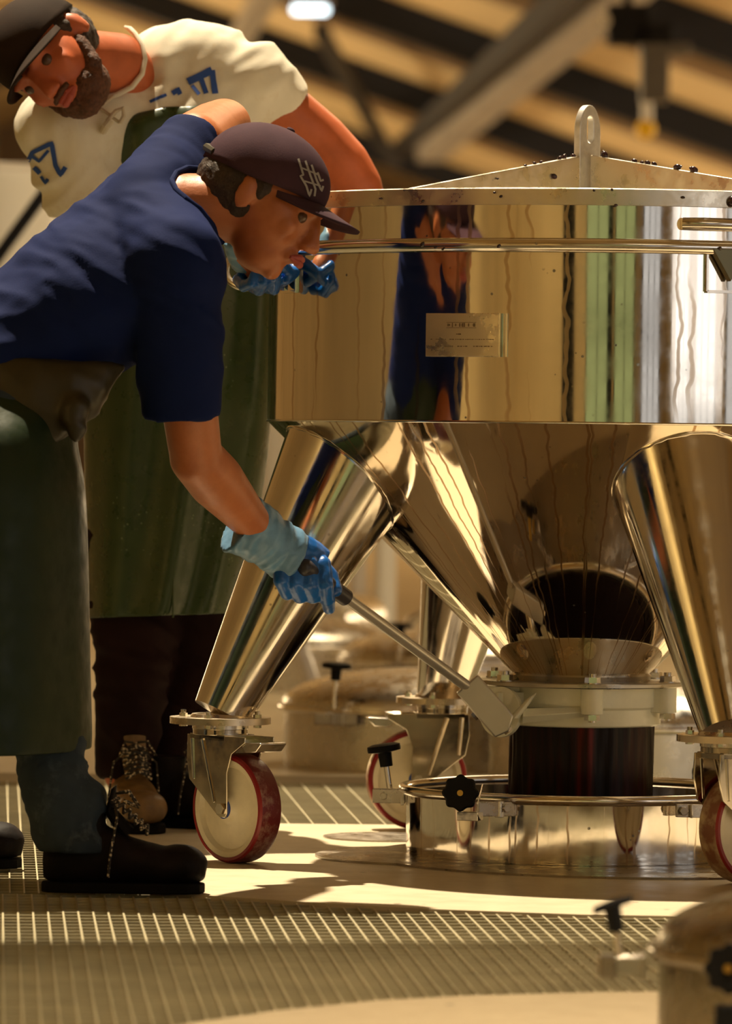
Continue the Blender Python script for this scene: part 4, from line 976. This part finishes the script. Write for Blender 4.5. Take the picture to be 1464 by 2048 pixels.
def boot(person, heel, fdir, leather, L_=0.285, tongue=True, lace_mat='lace', name='boot'):
    """work boot: heel = point on the floor under the back of the heel"""
    f = Vector((fdir[0], fdir[1], 0)).normalized(); s = Vector((f.y, -f.x, 0)); R = Matrix((f, s, Vector((0, 0, 1)))).transposed(); heel = Vector(heel); k = L_ / 0.285
    def L(x, y, z): return heel + R @ Vector((x * k, y * k, z * k))
    b = MB()
    def st(x, y_, zc, ry, rz_): return (L(x, 0, zc), R @ Vector((0, ry * k, 0)), R @ Vector((0, 0, rz_ * k)))
    b.loft([st(0.006, 0, 0.050, 0.020, 0.025), st(0.020, 0, 0.058, 0.034, 0.042), st(0.06, 0, 0.062, 0.039, 0.048), st(0.11, 0, 0.066, 0.040, 0.050), st(0.16, 0, 0.056, 0.046, 0.038),
            st(0.21, 0, 0.048, 0.050, 0.033), st(0.25, 0, 0.047, 0.047, 0.031), st(0.272, 0, 0.043, 0.036, 0.023), st(0.282, 0, 0.038, 0.018, 0.012)], 24)
    b.sphere(L(0.236, 0, 0.050), (0.050 * k, 0.048 * k, 0.034 * k), R, 20, 12)
    b.loft([(L(0.062, 0, 0.06), R @ Vector((0.050 * k, 0, 0)), R @ Vector((0, 0.040 * k, 0))), (L(0.066, 0, 0.11), R @ Vector((0.046 * k, 0, 0)), R @ Vector((0, 0.040 * k, 0))), (L(0.068, 0, 0.145), R @ Vector((0.044 * k, 0, 0)), R @ Vector((0, 0.041 * k, 0)))], 24)
    o = fuse(b, name, 0.005, M[leather], person, 4, disp=lambda co, n: 0.0016 * noise.noise(co * 42))
    b = MB(); out = []
    for (x, y) in ((0.004, 0.012), (0.014, 0.028), (0.05, 0.034), (0.11, 0.034), (0.16, 0.043), (0.21, 0.047), (0.25, 0.043), (0.272, 0.026), (0.281, 0.0)): out.append((x, y))
    pts = out + [(x, -y) for x, y in out[-2::-1]]
    n = len(pts); vs = [L(x, y, 0.001) for x, y in pts] + [L(x, y, 0.019) for x, y in pts]
    b.add(vs, [tuple(range(n)), tuple(range(2 * n - 1, n - 1, -1))] + [(i, (i + 1) % n, n + (i + 1) % n, n + i) for i in range(n)])
    b.build('sole', M['sole'], o, smooth=30, bevel=0.003)
    if tongue:
        b = MB(); b.loft([(L(0.15, 0, 0.100), R @ Vector((0.01, 0, 0.01)) * k, R @ Vector((0, 0.020 * k, 0))), (L(0.118, 0, 0.140), R @ Vector((0.008, 0, 0.006)) * k, R @ Vector((0, 0.024 * k, 0))), (L(0.125, 0, 0.180), R @ Vector((0.005, 0, 0.004)) * k, R @ Vector((0, 0.022 * k, 0)))], 14)
        b.build('tongue', M[leather], o)
    b = MB(); rows = 7; zz = [(0.182 - 0.010 * i, 0.101 + 0.009 * i) for i in range(rows)]
    for i in range(rows):
        x, z_ = zz[i]; x2, z2 = zz[min(i + 1, rows - 1)]
        for q in (-1, 1): b.tube([L(x, q * 0.026, z_), L((x + x2) / 2 + 0.006, 0, (z_ + z2) / 2 + 0.010), L(x2, -q * 0.026, z2)], 0.0028, 8)
    for q in (-1, 1):
        b.tube([L(0.122, 0, 0.168), L(0.150, q * 0.022, 0.172), L(0.168, q * 0.036, 0.146), L(0.142, q * 0.018, 0.156)], 0.0024, 8)
        b.tube([L(0.124, 0, 0.166), L(0.132, q * 0.042, 0.130), L(0.122, q * 0.048, 0.075), L(0.118, q * 0.052, 0.03)], 0.0024, 8)
    b.build('laces', M[lace_mat], o)
    return o

def finger(b, pts, r):
    b.limb([(p, r * k) for p, k in zip(pts, (1.08, 1.0, 0.92, 0.80))], 12)

def raycaster(objs):
    tr = []
    dg = bpy.context.evaluated_depsgraph_get()
    for o in objs:
        me = o.data; vs = [o.matrix_basis @ v.co if o.parent is None else (world_of(o) @ v.co) for v in me.vertices]
        tr.append(BVHTree.FromPolygons(vs, [tuple(p.vertices) for p in me.polygons]))
    def cast(x, y, off=0.0015):
        d = ray(x, y).normalized(); best = None
        for t_ in tr:
            h = t_.ray_cast(CAM, d)
            if h[0] is not None and (best is None or h[3] < best[3]): best = h
        if best is None: return None
        n = best[1] if best[1].dot(d) < 0 else -best[1]
        return best[0] + n * off
    return cast
def decal(name, cast, strokes, mat, parent, off=0.0015):
    b = MB()
    for pts, w_ in strokes:
        dense = []
        for (x0, y0), (x1, y1) in zip(pts, pts[1:]):
            m = max(2, int(math.hypot(x1 - x0, y1 - y0) / 4))
            for i in range(m): dense.append((x0 + (x1 - x0) * i / m, y0 + (y1 - y0) * i / m))
        dense.append(pts[-1]); rows = []
        for i, (x, y) in enumerate(dense):
            xa, ya = dense[max(i - 1, 0)]; xb_, yb_ = dense[min(i + 1, len(dense) - 1)]; l = math.hypot(xb_ - xa, yb_ - ya) or 1
            nx, ny = -(yb_ - ya) / l, (xb_ - xa) / l
            rows.append([cast(x + nx * w_ * k, y + ny * w_ * k, off) for k in (-0.5, -0.17, 0.17, 0.5)])
        for r0, r1 in zip(rows, rows[1:]):
            for j in range(3):
                q = [r0[j], r0[j + 1], r1[j + 1], r1[j]]
                if all(v is not None for v in q) and max((q[0] - q[2]).length, (q[1] - q[3]).length) < 0.04: b.add(q, [(0, 1, 2, 3)])
    return b.build(name, mat, parent, smooth=60, fix=False)

# ------------------------------------------------------------------ worker in blue, bent over at the left front
# colour by person: the body mesh carries head, neck, torso, arms and legs
def px_s(Y): return FPX / (Y + 10.4)
def person_blue():
    me_name = 'person'
    b = MB()
    n_ = Vector((-0.66, 0, 0.75)).normalized()
    b.loft([(P(-40, 800, -.82), n_ * .13, Vector((0, .16, 0))), (P(80, 690, -.82), n_ * .09, Vector((0, .13, .01))), (P(215, 560, -.82), n_ * .09, Vector((0, .13, .03))), (P(320, 460, -.81), n_ * .10, Vector((.02, .16, .09))), (P(365, 410, -.80), n_ * .06, Vector((.02, .1, .06)))], 24)
    shn, shf = P(352, 530, -.95), P(388, 292, -.64)
    el, wr = P(392, 915, -.80), P(522, 1066, -.585)
    b.limb([(shn, .062), (P(372, 760, -.90), .050), (el, .046)]); b.limb([(el, .047), (el.lerp(wr, .3), .050), (wr, .030)])
    elf, wrf = P(448, 252, -.42), P(492, 500, -.30)
    b.limb([(shf, .060), (P(425, 262, -.50), .052), (elf, .050)]); b.limb([(elf, .050), (elf.lerp(wrf, .35), .044), (wrf, .028)])
    C = P(520, 398, -.80)
    b.limb([(P(355, 425, -.80), .070), (P(410, 418, -.80), .062), (P(470, 418, -.80), .058)])
    # hips and legs
    hn, hf = P(0, 830, -.93), P(-30, 830, -.70)
    kn, an = P(66, 1290, -.935), P(140, 1688, -.995)
    kf, af = P(-110, 1290, -.62), P(-205, 1672, -.50)
    b.limb([(P(-30, 800, -.82), .14), (hn, .085), (kn, .060), (an, .042)]); b.limb([(P(-30, 800, -.82), .14), (hf, .085), (kf, .060), (af, .042)])
    hb_, L, fin = head(None, C, (0.84, -0.22, -0.42), (0.40, 0.05, 0.90), 'cap_dark', scale=1.08)
    b.v_off = 0; n0 = len(b.v); b.v += hb_.v; b.f += [tuple(n0 + i for i in f) for f in hb_.f]
    # bare hands inside the gloves
    b.limb([(wr, .030), (P(575, 1108, -.56), .034), (P(615, 1140, -.535), .032)]); b.limb([(wrf, .028), (P(520, 535, -.28), .030)])
    body = fuse(b, 'person', 0.006, M['skin'], None, 4)
    tag(body, 'worker in navy blue t-shirt and dark cap bending down to pull the lever rod', 'person')
    hb2, L, fin = head(body, C, (0.84, -0.22, -0.42), (0.40, 0.05, 0.90), 'cap_dark', beard=False, scale=1.08)
    cap, L, R = fin()
    # yellow-brown strap at the back of the cap
    e = MB(); e.tube([L(-0.050, -0.088, 0.030), L(-0.020, -0.112, 0.034), L(0.020, -0.112, 0.034), L(0.050, -0.088, 0.030)], 0.008, 8); e.build('cap_strap', M['apron_olive'], cap)
    cast = raycaster([cap])
    st = [([(596, 318), (606, 350), (600, 352), (612, 372), (618, 392), (622, 378)], 4), ([(610, 322), (620, 352), (630, 378), (628, 392)], 4), ([(622, 330), (632, 360), (642, 382), (645, 372)], 4), ([(634, 345), (640, 362), (646, 360)], 4), ([(602, 336), (636, 350)], 3), ([(608, 362), (640, 372)], 3)]
    decal('cap_print', cast, st, M['white_print'], cap)
    # t-shirt
    b = MB()
    b.loft([(P(-60, 770, -.82), n_ * .150, Vector((0, .19, 0))), (P(60, 680, -.82), n_ * .130, Vector((0, .18, .02))), (P(200, 562, -.82), n_ * .130, Vector((0, .185, .035))), (P(285, 478, -.815), n_ * .112, Vector((.02, .185, .09))),
            (P(328, 432, -.80), n_ * .095, Vector((.02, .14, .08))), (P(345, 418, -.80), n_ * .06, Vector((.02, .085, .05)))], 32)
    b.limb([(P(200, 640, -.86), .10), (P(60, 690, -.84), .10)])
    b.limb([(P(285, 450, -.80), .095), (shn, .088)]); b.cyl(shn, P(362, 832, -.895), .086, .068, seg=28)
    b.sphere(P(352, 545, -.95), .088)
    b.limb([(P(290, 425, -.80), .085), (P(366, 310, -.66), .066)]); b.cyl(P(372, 305, -.66), P(418, 278, -.52), .066, .058, seg=24)
    sh = fuse(b, 't_shirt', 0.007, M['shirt_blue'], body, 7, disp=folds(0.007, (0.55, 0.2, 0.8), 60))
    # collar band
    cst = raycaster([sh, body]); e = MB()
    q_ = [cst(x, y, 0.001) for x, y in ((402, 338), (374, 336), (352, 346), (343, 362), (351, 380), (371, 398), (398, 418), (425, 450), (444, 484), (452, 516))]
    e.tube([v for v in q_ if v is not None], 0.0052, 10); e.build('collar_band', M['shirt_blue'], sh)
    # jeans
    b = MB(); b.limb([(P(-30, 800, -.82), .155), (hn, .100), (P(62, 1290, -.93), .070)]); b.limb([(P(-30, 800, -.82), .15), (hf, .105), (kf, .082)])
    ex, ey = Vector((1, 0, 0)), Vector((0, 1, 0))
    b.loft([(P(62, 1290, -.93), ex * .069, ey * .070), (P(92, 1460, -.96), ex * .062, ey * .068), (P(110, 1560, -.98), ex * .062, ey * .074), (P(130, 1640, -.99), ex * .063, ey * .082), (P(143, 1700, -1.0), ex * .059, ey * .086)], 28); b.sphere(P(168, 1618, -.985), (.044, .06, .055)); b.cyl(kf, P(-205, 1680, -.50), .08, .062, seg=24)
    fuse(b, 'jeans', 0.008, M['jeans'], body, 5, disp=folds(0.009, (0.15, 0.1, 1.0), 75))
    # rubber apron
    rows = [(640, 240, -.83, .14), (690, 246, -.84, .145), (725, 246, -.845, .15), (760, 230, -.85, .155), (800, 205, -.86, .175), (835, 170, -.87, .20), (870, 152, -.87, .24), (910, 160, -.87, .25), (970, 172, -.88, .26), (1080, 176, -.88, .27), (1200, 179, -.88, .275), (1340, 181, -.88, .28), (1440, 184, -.88, .295), (1495, 184, -.88, .30)]
    vs = []; fs = []; na = 45; 
    for j, (y, xr_, Yc, ry) in enumerate(rows):
        c = P(-60, y, Yc); e_ = P(xr_, y, Yc); rx = e_.x - c.x
        for i in range(na):
            a = (i / (na - 1) - 0.5) * 2 * math.radians(118); w_ = 1 + 0.018 * sin(a * 7 + j * 0.25) * min(1, j / 4) + 0.012 * noise.noise(Vector((a * 3, y * 0.01, 2)))
            vs.append(Vector((c.x + rx * cos(a) * (w_ if abs(a) > 0.35 else 1), Yc + ry * sin(a) * w_, c.z)))
    for j in range(len(rows) - 1):
        for i in range(na - 1): fs.append((j * na + i, j * na + i + 1, (j + 1) * na + i + 1, (j + 1) * na + i))
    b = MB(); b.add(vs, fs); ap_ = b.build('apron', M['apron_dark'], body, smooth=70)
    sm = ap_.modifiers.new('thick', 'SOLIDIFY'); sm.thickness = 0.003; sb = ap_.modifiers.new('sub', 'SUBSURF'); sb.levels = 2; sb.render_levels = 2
    # turned-over bib fold hanging under the chest
    b = MB(); st_ = [(P(-30, 800, -.98), .085, .03), (P(60, 805, -.99), .08, .035), (P(140, 802, -.99), .07, .035), (P(205, 780, -.97), .05, .03), (P(240, 752, -.95), .02, .012)]
    b.loft([(c, Vector((0, 0, rz_)) + Vector((0.012, 0, 0)), Vector((0, ry_, 0))) for c, rz_, ry_ in st_], 24)
    b.limb([(P(150, 820, -1.02), .028), (P(152, 868, -1.03), .016)], 16)
    fuse(b, 'apron_fold', 0.006, M['apron_olive'], ap_, 5, disp=folds(0.006, (0.5, 0, 0.8), 60))
    # boots
    gz = PZ(78, 1784, 0.0)
    boot(body, (gz.x, -1.0, 0.0), (1, 0.02), 'boot', L_=0.285)
    g2 = P(48, 1700, -.50); boot(body, (g2.x - 0.285, -.50, 0.0), (1, 0.08), 'boot', L_=0.285)
    # right glove on the grip: palm over the rod end, fingers wrapped down and under
    b = MB()
    pw, pk = P(548, 1086, -.570), P(618, 1128, -.535)
    b.loft([(pw, Vector((0.012, 0, 0.034)), Vector((0, .026, 0))), (P(585, 1122, -.555), Vector((0.016, 0, 0.052)), Vector((0, .034, 0))), (P(617, 1138, -.540), Vector((0.018, 0, 0.050)), Vector((0, .036, 0))), (P(645, 1150, -.525), Vector((0.014, 0, 0.042)), Vector((0, .032, 0)))], 20)
    K = [(566, 1120), (592, 1124), (618, 1126), (645, 1130)]; PI_ = [(562, 1160), (590, 1166), (617, 1168), (651, 1170)]; D = [(574, 1186), (600, 1192), (627, 1192), (655, 1198)]; T_ = [(590, 1184), (616, 1188), (640, 1186), (658, 1216)]
    for i in range(4):
        r_ = (0.0145, 0.0155, 0.0160, 0.0150)[i]
        finger(b, [P(*K[i], -.575 + .006 * i), P(*PI_[i], -.590 + .006 * i), P(*D[i], -.572 + .006 * i), P(*T_[i], -.535 + .006 * i)], r_)
    finger(b, [P(610, 1115, -.53), P(640, 1130, -.515), P(662, 1152, -.515), P(671, 1180, -.530)], 0.0155)
    gl = fuse(b, 'glove', 0.0028, M['glove'], body, 4, disp=lambda co, n: 0.0012 * noise.noise(co * 70))
    b = MB(); cd_ = [(P(478, 1046, -.612), .050), (P(505, 1060, -.600), .047), (P(535, 1080, -.585), .043), (P(565, 1100, -.570), .043), (P(590, 1118, -.560), .042)]
    dcf = (cd_[-1][0] - cd_[0][0]).normalized(); uf = Vector((0, 0, 1)).cross(dcf).normalized(); vf = dcf.cross(uf)
    b.loft([(c, uf * r_ * .9, vf * r_ * 1.15) for c, r_ in cd_], 28)
    fuse(b, 'glove_cuff', 0.004, M['glove_cuff'], gl, 3, disp=folds(0.005, dcf, 130, 0.0012, 60))
    # left glove holding the ring lever
    b = MB()
    b.loft([(P(494, 515, -.27), Vector((.028, 0, 0)), Vector((0, .03, 0))), (P(520, 545, -.25), Vector((.036, 0, .01)), Vector((0, .028, 0))), (P(555, 556, -.23), Vector((.02, 0, .030)), Vector((0, .026, 0))), (P(578, 545, -.22), Vector((.008, 0, .03)), Vector((0, .022, 0)))], 18)
    fl__ = [[(478, 560), (488, 572), (505, 566), (510, 548)], [(505, 572), (518, 580), (530, 562), (520, 545)], [(535, 574), (548, 578), (552, 552), (538, 534)], [(566, 560), (580, 548), (566, 528), (548, 526)]]
    for i, q in enumerate(fl__): finger(b, [P(*q[0], -.26), P(*q[1], -.30), P(*q[2], -.33), P(*q[3], -.32)], .0115)
    finger(b, [P(560, 520, -.22), P(585, 525, -.26), P(588, 545, -.30), P(574, 560, -.31)], .0125)
    gl2 = fuse(b, 'glove', 0.003, M['glove'], body, 4, disp=lambda co, n: 0.001 * noise.noise(co * 70))
    b = MB(); b.cyl(P(480, 470, -.31), P(500, 522, -.27), .034, .036, seg=24); fuse(b, 'glove_cuff', 0.004, M['glove_cuff'], gl2, 3, disp=folds(0.004, (0, 0, 1), 130))
    return body
person_blue()

# ------------------------------------------------------------------ worker in the cream t-shirt, behind
def person_white():
    b = MB()
    b.loft([(P(350, 1000, .70), Vector((.16, 0, 0)), Vector((0, .11, 0))), (P(360, 800, .68), Vector((.15, 0, 0)), Vector((0, .10, 0))), (P(345, 560, .64), Vector((.155, 0, 0)), Vector((0, .10, 0))), (P(325, 350, .60), Vector((.17, 0, .02)), Vector((0, .11, 0))), (P(305, 235, .62), Vector((.15, 0, .04)), Vector((0, .09, 0))), (P(290, 175, .62), Vector((.07, 0, .03)), Vector((0, .06, 0)))], 24)
    shr, elr, hr = P(520, 185, .60), P(712, 372, .62), P(770, 560, .66)
    b.limb([(shr, .062), (P(640, 280, .62), .056), (P(685, 330, .62), .056), (elr, .052)]); b.limb([(elr, .052), (P(735, 440, .63), .046), (hr, .032)])
    shl, ell, wl = P(110, 262, .46), P(180, 480, .52), P(290, 620, .54)
    b.limb([(shl, .060), (ell, .046)]); b.limb([(ell, .046), (wl, .03)])
    # simple palms closed by five fingers each (hidden behind the hopper and the other worker)
    for w_, d_ in ((hr, Vector((.35, 0, -.9))), (wl, Vector((.9, 0, -.4)))):
        d_ = d_.normalized(); s_ = Vector((0, 1, 0)); e_ = w_ + d_ * .09
        b.loft([(w_, s_ * .03, d_.cross(s_) * .018), (e_, s_ * .042, d_.cross(s_) * .016)], 14)
        for i in range(4): q = e_ + s_ * (-.033 + .022 * i); finger(b, [q, q + d_ * .035, q + d_ * .055 + d_.cross(s_) * .015, q + d_ * .06 + d_.cross(s_) * .035], .009)
        finger(b, [w_ + s_ * .03 + d_ * .03, w_ + s_ * .05 + d_ * .05, w_ + s_ * .055 + d_ * .075, w_ + s_ * .05 + d_ * .095], .010)
    C = P(106, 114, .34)
    b.limb([(P(262, 165, .54), .062), (P(232, 130, .49), .064), (P(190, 122, .43), .060), (P(150, 118, .37), .055)])
    hf_, hu_ = (-0.22, -0.86, -0.42), (-0.80, 0.02, 0.50)
    hb_, L, fin = head(None, C, hf_, hu_, 'cap_brown', scale=1.13)
    n0 = len(b.v); b.v += hb_.v; b.f += [tuple(n0 + i for i in f) for f in hb_.f]
    b.limb([(P(350, 1000, .70), .13), (P(275, 1050, .66), .085), (P(262, 1330, .62), .058), (P(248, 1545, .62), .042)])
    b.limb([(P(350, 1000, .70), .13), (P(410, 1050, .72), .085), (P(385, 1330, .72), .058), (P(305, 1590, .74), .042)])
    body = fuse(b, 'person', 0.007, M['skin_red'], None, 4)
    tag(body, 'worker in cream t-shirt and long green apron leaning over behind the hopper', 'person')
    hb2, L, fin = head(body, C, hf_, hu_, 'cap_brown', beard=True, scale=1.13)
    cap, L, R = fin()
    cast = raycaster([cap])
    decal('cap_badge', cast, [([(70, 128), (82, 112)], 9)], M['ink_blue'], cap); decal('cap_badge', cast, [([(84, 110), (98, 92)], 9)], M['red_print'], cap); decal('cap_badge', cast, [([(100, 90), (116, 74)], 9)], M['white_print'], cap)
    # t-shirt
    b = MB()
    b.loft([(P(352, 760, .67), Vector((.185, 0, 0)), Vector((0, .135, 0))), (P(345, 560, .64), Vector((.19, 0, 0)), Vector((0, .13, 0))), (P(320, 380, .60), Vector((.205, 0, .02)), Vector((0, .14, 0))), (P(305, 260, .58), Vector((.205, 0, .055)), Vector((0, .13, 0))), (P(300, 180, .58), Vector((.15, 0, .06)), Vector((0, .10, 0)))], 32)
    b.sphere(P(388, 175, .64), (.165, .15, .136)); b.sphere(P(345, 150, .61), (.10, .12, .10));
    b.limb([(P(400, 190, .62), .12), (P(500, 175, .60), .095)]); b.cyl(P(492, 168, .60), P(592, 222, .61), .094, .056, seg=28)
    b.limb([(P(250, 250, .56), .11), (P(120, 262, .47), .086)]); b.cyl(P(118, 262, .47), P(172, 408, .49), .086, .079, seg=28); b.sphere(P(118, 262, .47), .088)
    sh = fuse(b, 't_shirt', 0.007, M['shirt_white'], body, 18, disp=folds(0.012, (0.75, 0.1, -0.6), 48))
    e = MB(); cr = [(250, 54, .53), (260, 58, .51), (270, 68, .495), (285, 92, .47), (290, 118, .46), (284, 148, .45), (264, 174, .44), (232, 190, .44), (200, 196, .45), (176, 190, .47)]
    e.tube([P(*q) for q in cr], [.003] + [.0055] * 8 + [.003], 10); e.build('collar_band', M['shirt_white'], sh)
    cast = raycaster([sh])
    decal('chest_print', cast, [([(376, 165), (424, 141)], 15), ([(424, 141), (430, 188)], 12), ([(402, 158), (412, 188)], 10), ([(344, 188), (356, 180), (360, 190)], 10), ([(384, 172), (398, 190)], 7), ([(300, 205), (332, 190)], 6)], M['ink_blue'], sh, 0.003)
    decal('sleeve_print', cast, [([(58, 322), (66, 304), (104, 286), (112, 330), (122, 350), (132, 334)], 9), ([(64, 310), (80, 322), (98, 300)], 6), ([(70, 334), (82, 346)], 9), ([(84, 352), (92, 366), (98, 358)], 6)], M['ink_blue'], sh, 0.003)
    # trousers
    b = MB(); b.limb([(P(350, 1000, .70), .155), (P(275, 1060, .66), .105), (P(265, 1330, .62), .078), (P(252, 1500, .62), .062)], 24); b.cyl(P(255, 1470, .62), P(250, 1560, .62), .064, .058, seg=24)
    b.limb([(P(350, 1000, .70), .155), (P(412, 1060, .72), .11), (P(395, 1330, .72), .082), (P(335, 1500, .74), .060)], 24); b.cyl(P(338, 1480, .74), P(312, 1590, .74), .060, .052, seg=24); b.sphere(P(335, 1520, .73), (.04, .05, .035))
    fuse(b, 'trousers', 0.008, M['pants'], body, 5, disp=folds(0.012, (0.3, 0.1, 1.0), 60))
    # apron: bib and skirt, front towards the lens
    rows = [(205, 210, 455, .46, .045), (240, 178, 472, .44, .07), (300, 172, 490, .44, .09), (400, 165, 520, .45, .11), (520, 160, 545, .46, .13), (650, 160, 552, .47, .15), (800, 165, 548, .48, .16), (950, 168, 535, .49, .17), (1100, 168, 505, .50, .18), (1200, 168, 480, .50, .18), (1236, 168, 470, .50, .18)]
    vs = []; fs = []; na = 61
    for j, (y, x0, x1, Yf, dp) in enumerate(rows):
        for i in range(na):
            q = i / (na - 1); a = (q - 0.5) * 2
            Y_ = Yf + dp * (1 - sqrt(max(0, 1 - (abs(a) ** 2.2) * 0.98))) + 0.012 * sin(a * 9 + y * 0.004) * min(1, j / 3) + 0.006 * noise.noise(Vector((a * 4, y * 0.012, 5)))
            yy = y + (0 if j < len(rows) - 1 else 10 * (1 - a) / 2 - 8) + (10 * abs(a) if j == 0 else 0) + (30 * (1 - q) - 8 if j == 0 else 0)
            vs.append(P(x0 + (x1 - x0) * q, yy, Y_))
    for j in range(len(rows) - 1):
        for i in range(na - 1): fs.append((j * na + i, j * na + i + 1, (j + 1) * na + i + 1, (j + 1) * na + i))
    b = MB(); b.add(vs, fs); ap_ = b.build('apron', M['apron'], body, smooth=70)
    sm = ap_.modifiers.new('thick', 'SOLIDIFY'); sm.thickness = 0.003; sb = ap_.modifiers.new('sub', 'SUBSURF'); sb.levels = 2; sb.render_levels = 2
    seam = [P(346, y, .485 + (y - 950) * .00003) for y in range(1010, 1236, 15)]
    b = MB(); b.tube(seam, .0022, 6); b.build('apron_seam', M['apron'], ap_)
    b = MB(); b.tube([P(206, 262, .41), P(216, 240, .40), P(232, 222, .40), P(246, 216, .40), P(248, 232, .40), P(240, 246, .40)], .0045, 8); b.tube([P(206, 262, .41), P(212, 252, .395), P(222, 240, .395)], .008, 8)
    b.tube([P(240, 246, .40), P(200, 215, .42), P(230, 190, .44)], .0035, 8); b.build('apron_tie', M['tie'], ap_)
    # boots
    z0 = P(262, 1660, .30)
    boot(body, (P(247, 1600, .66).x, .685, 0.0), (0.20, -1), 'boot_brown', L_=0.29)
    boot(body, (P(296, 1600, .66).x - .03, .66, 0.0), (1, -0.35), 'boot', L_=0.28, tongue=False)
    return body
person_white()
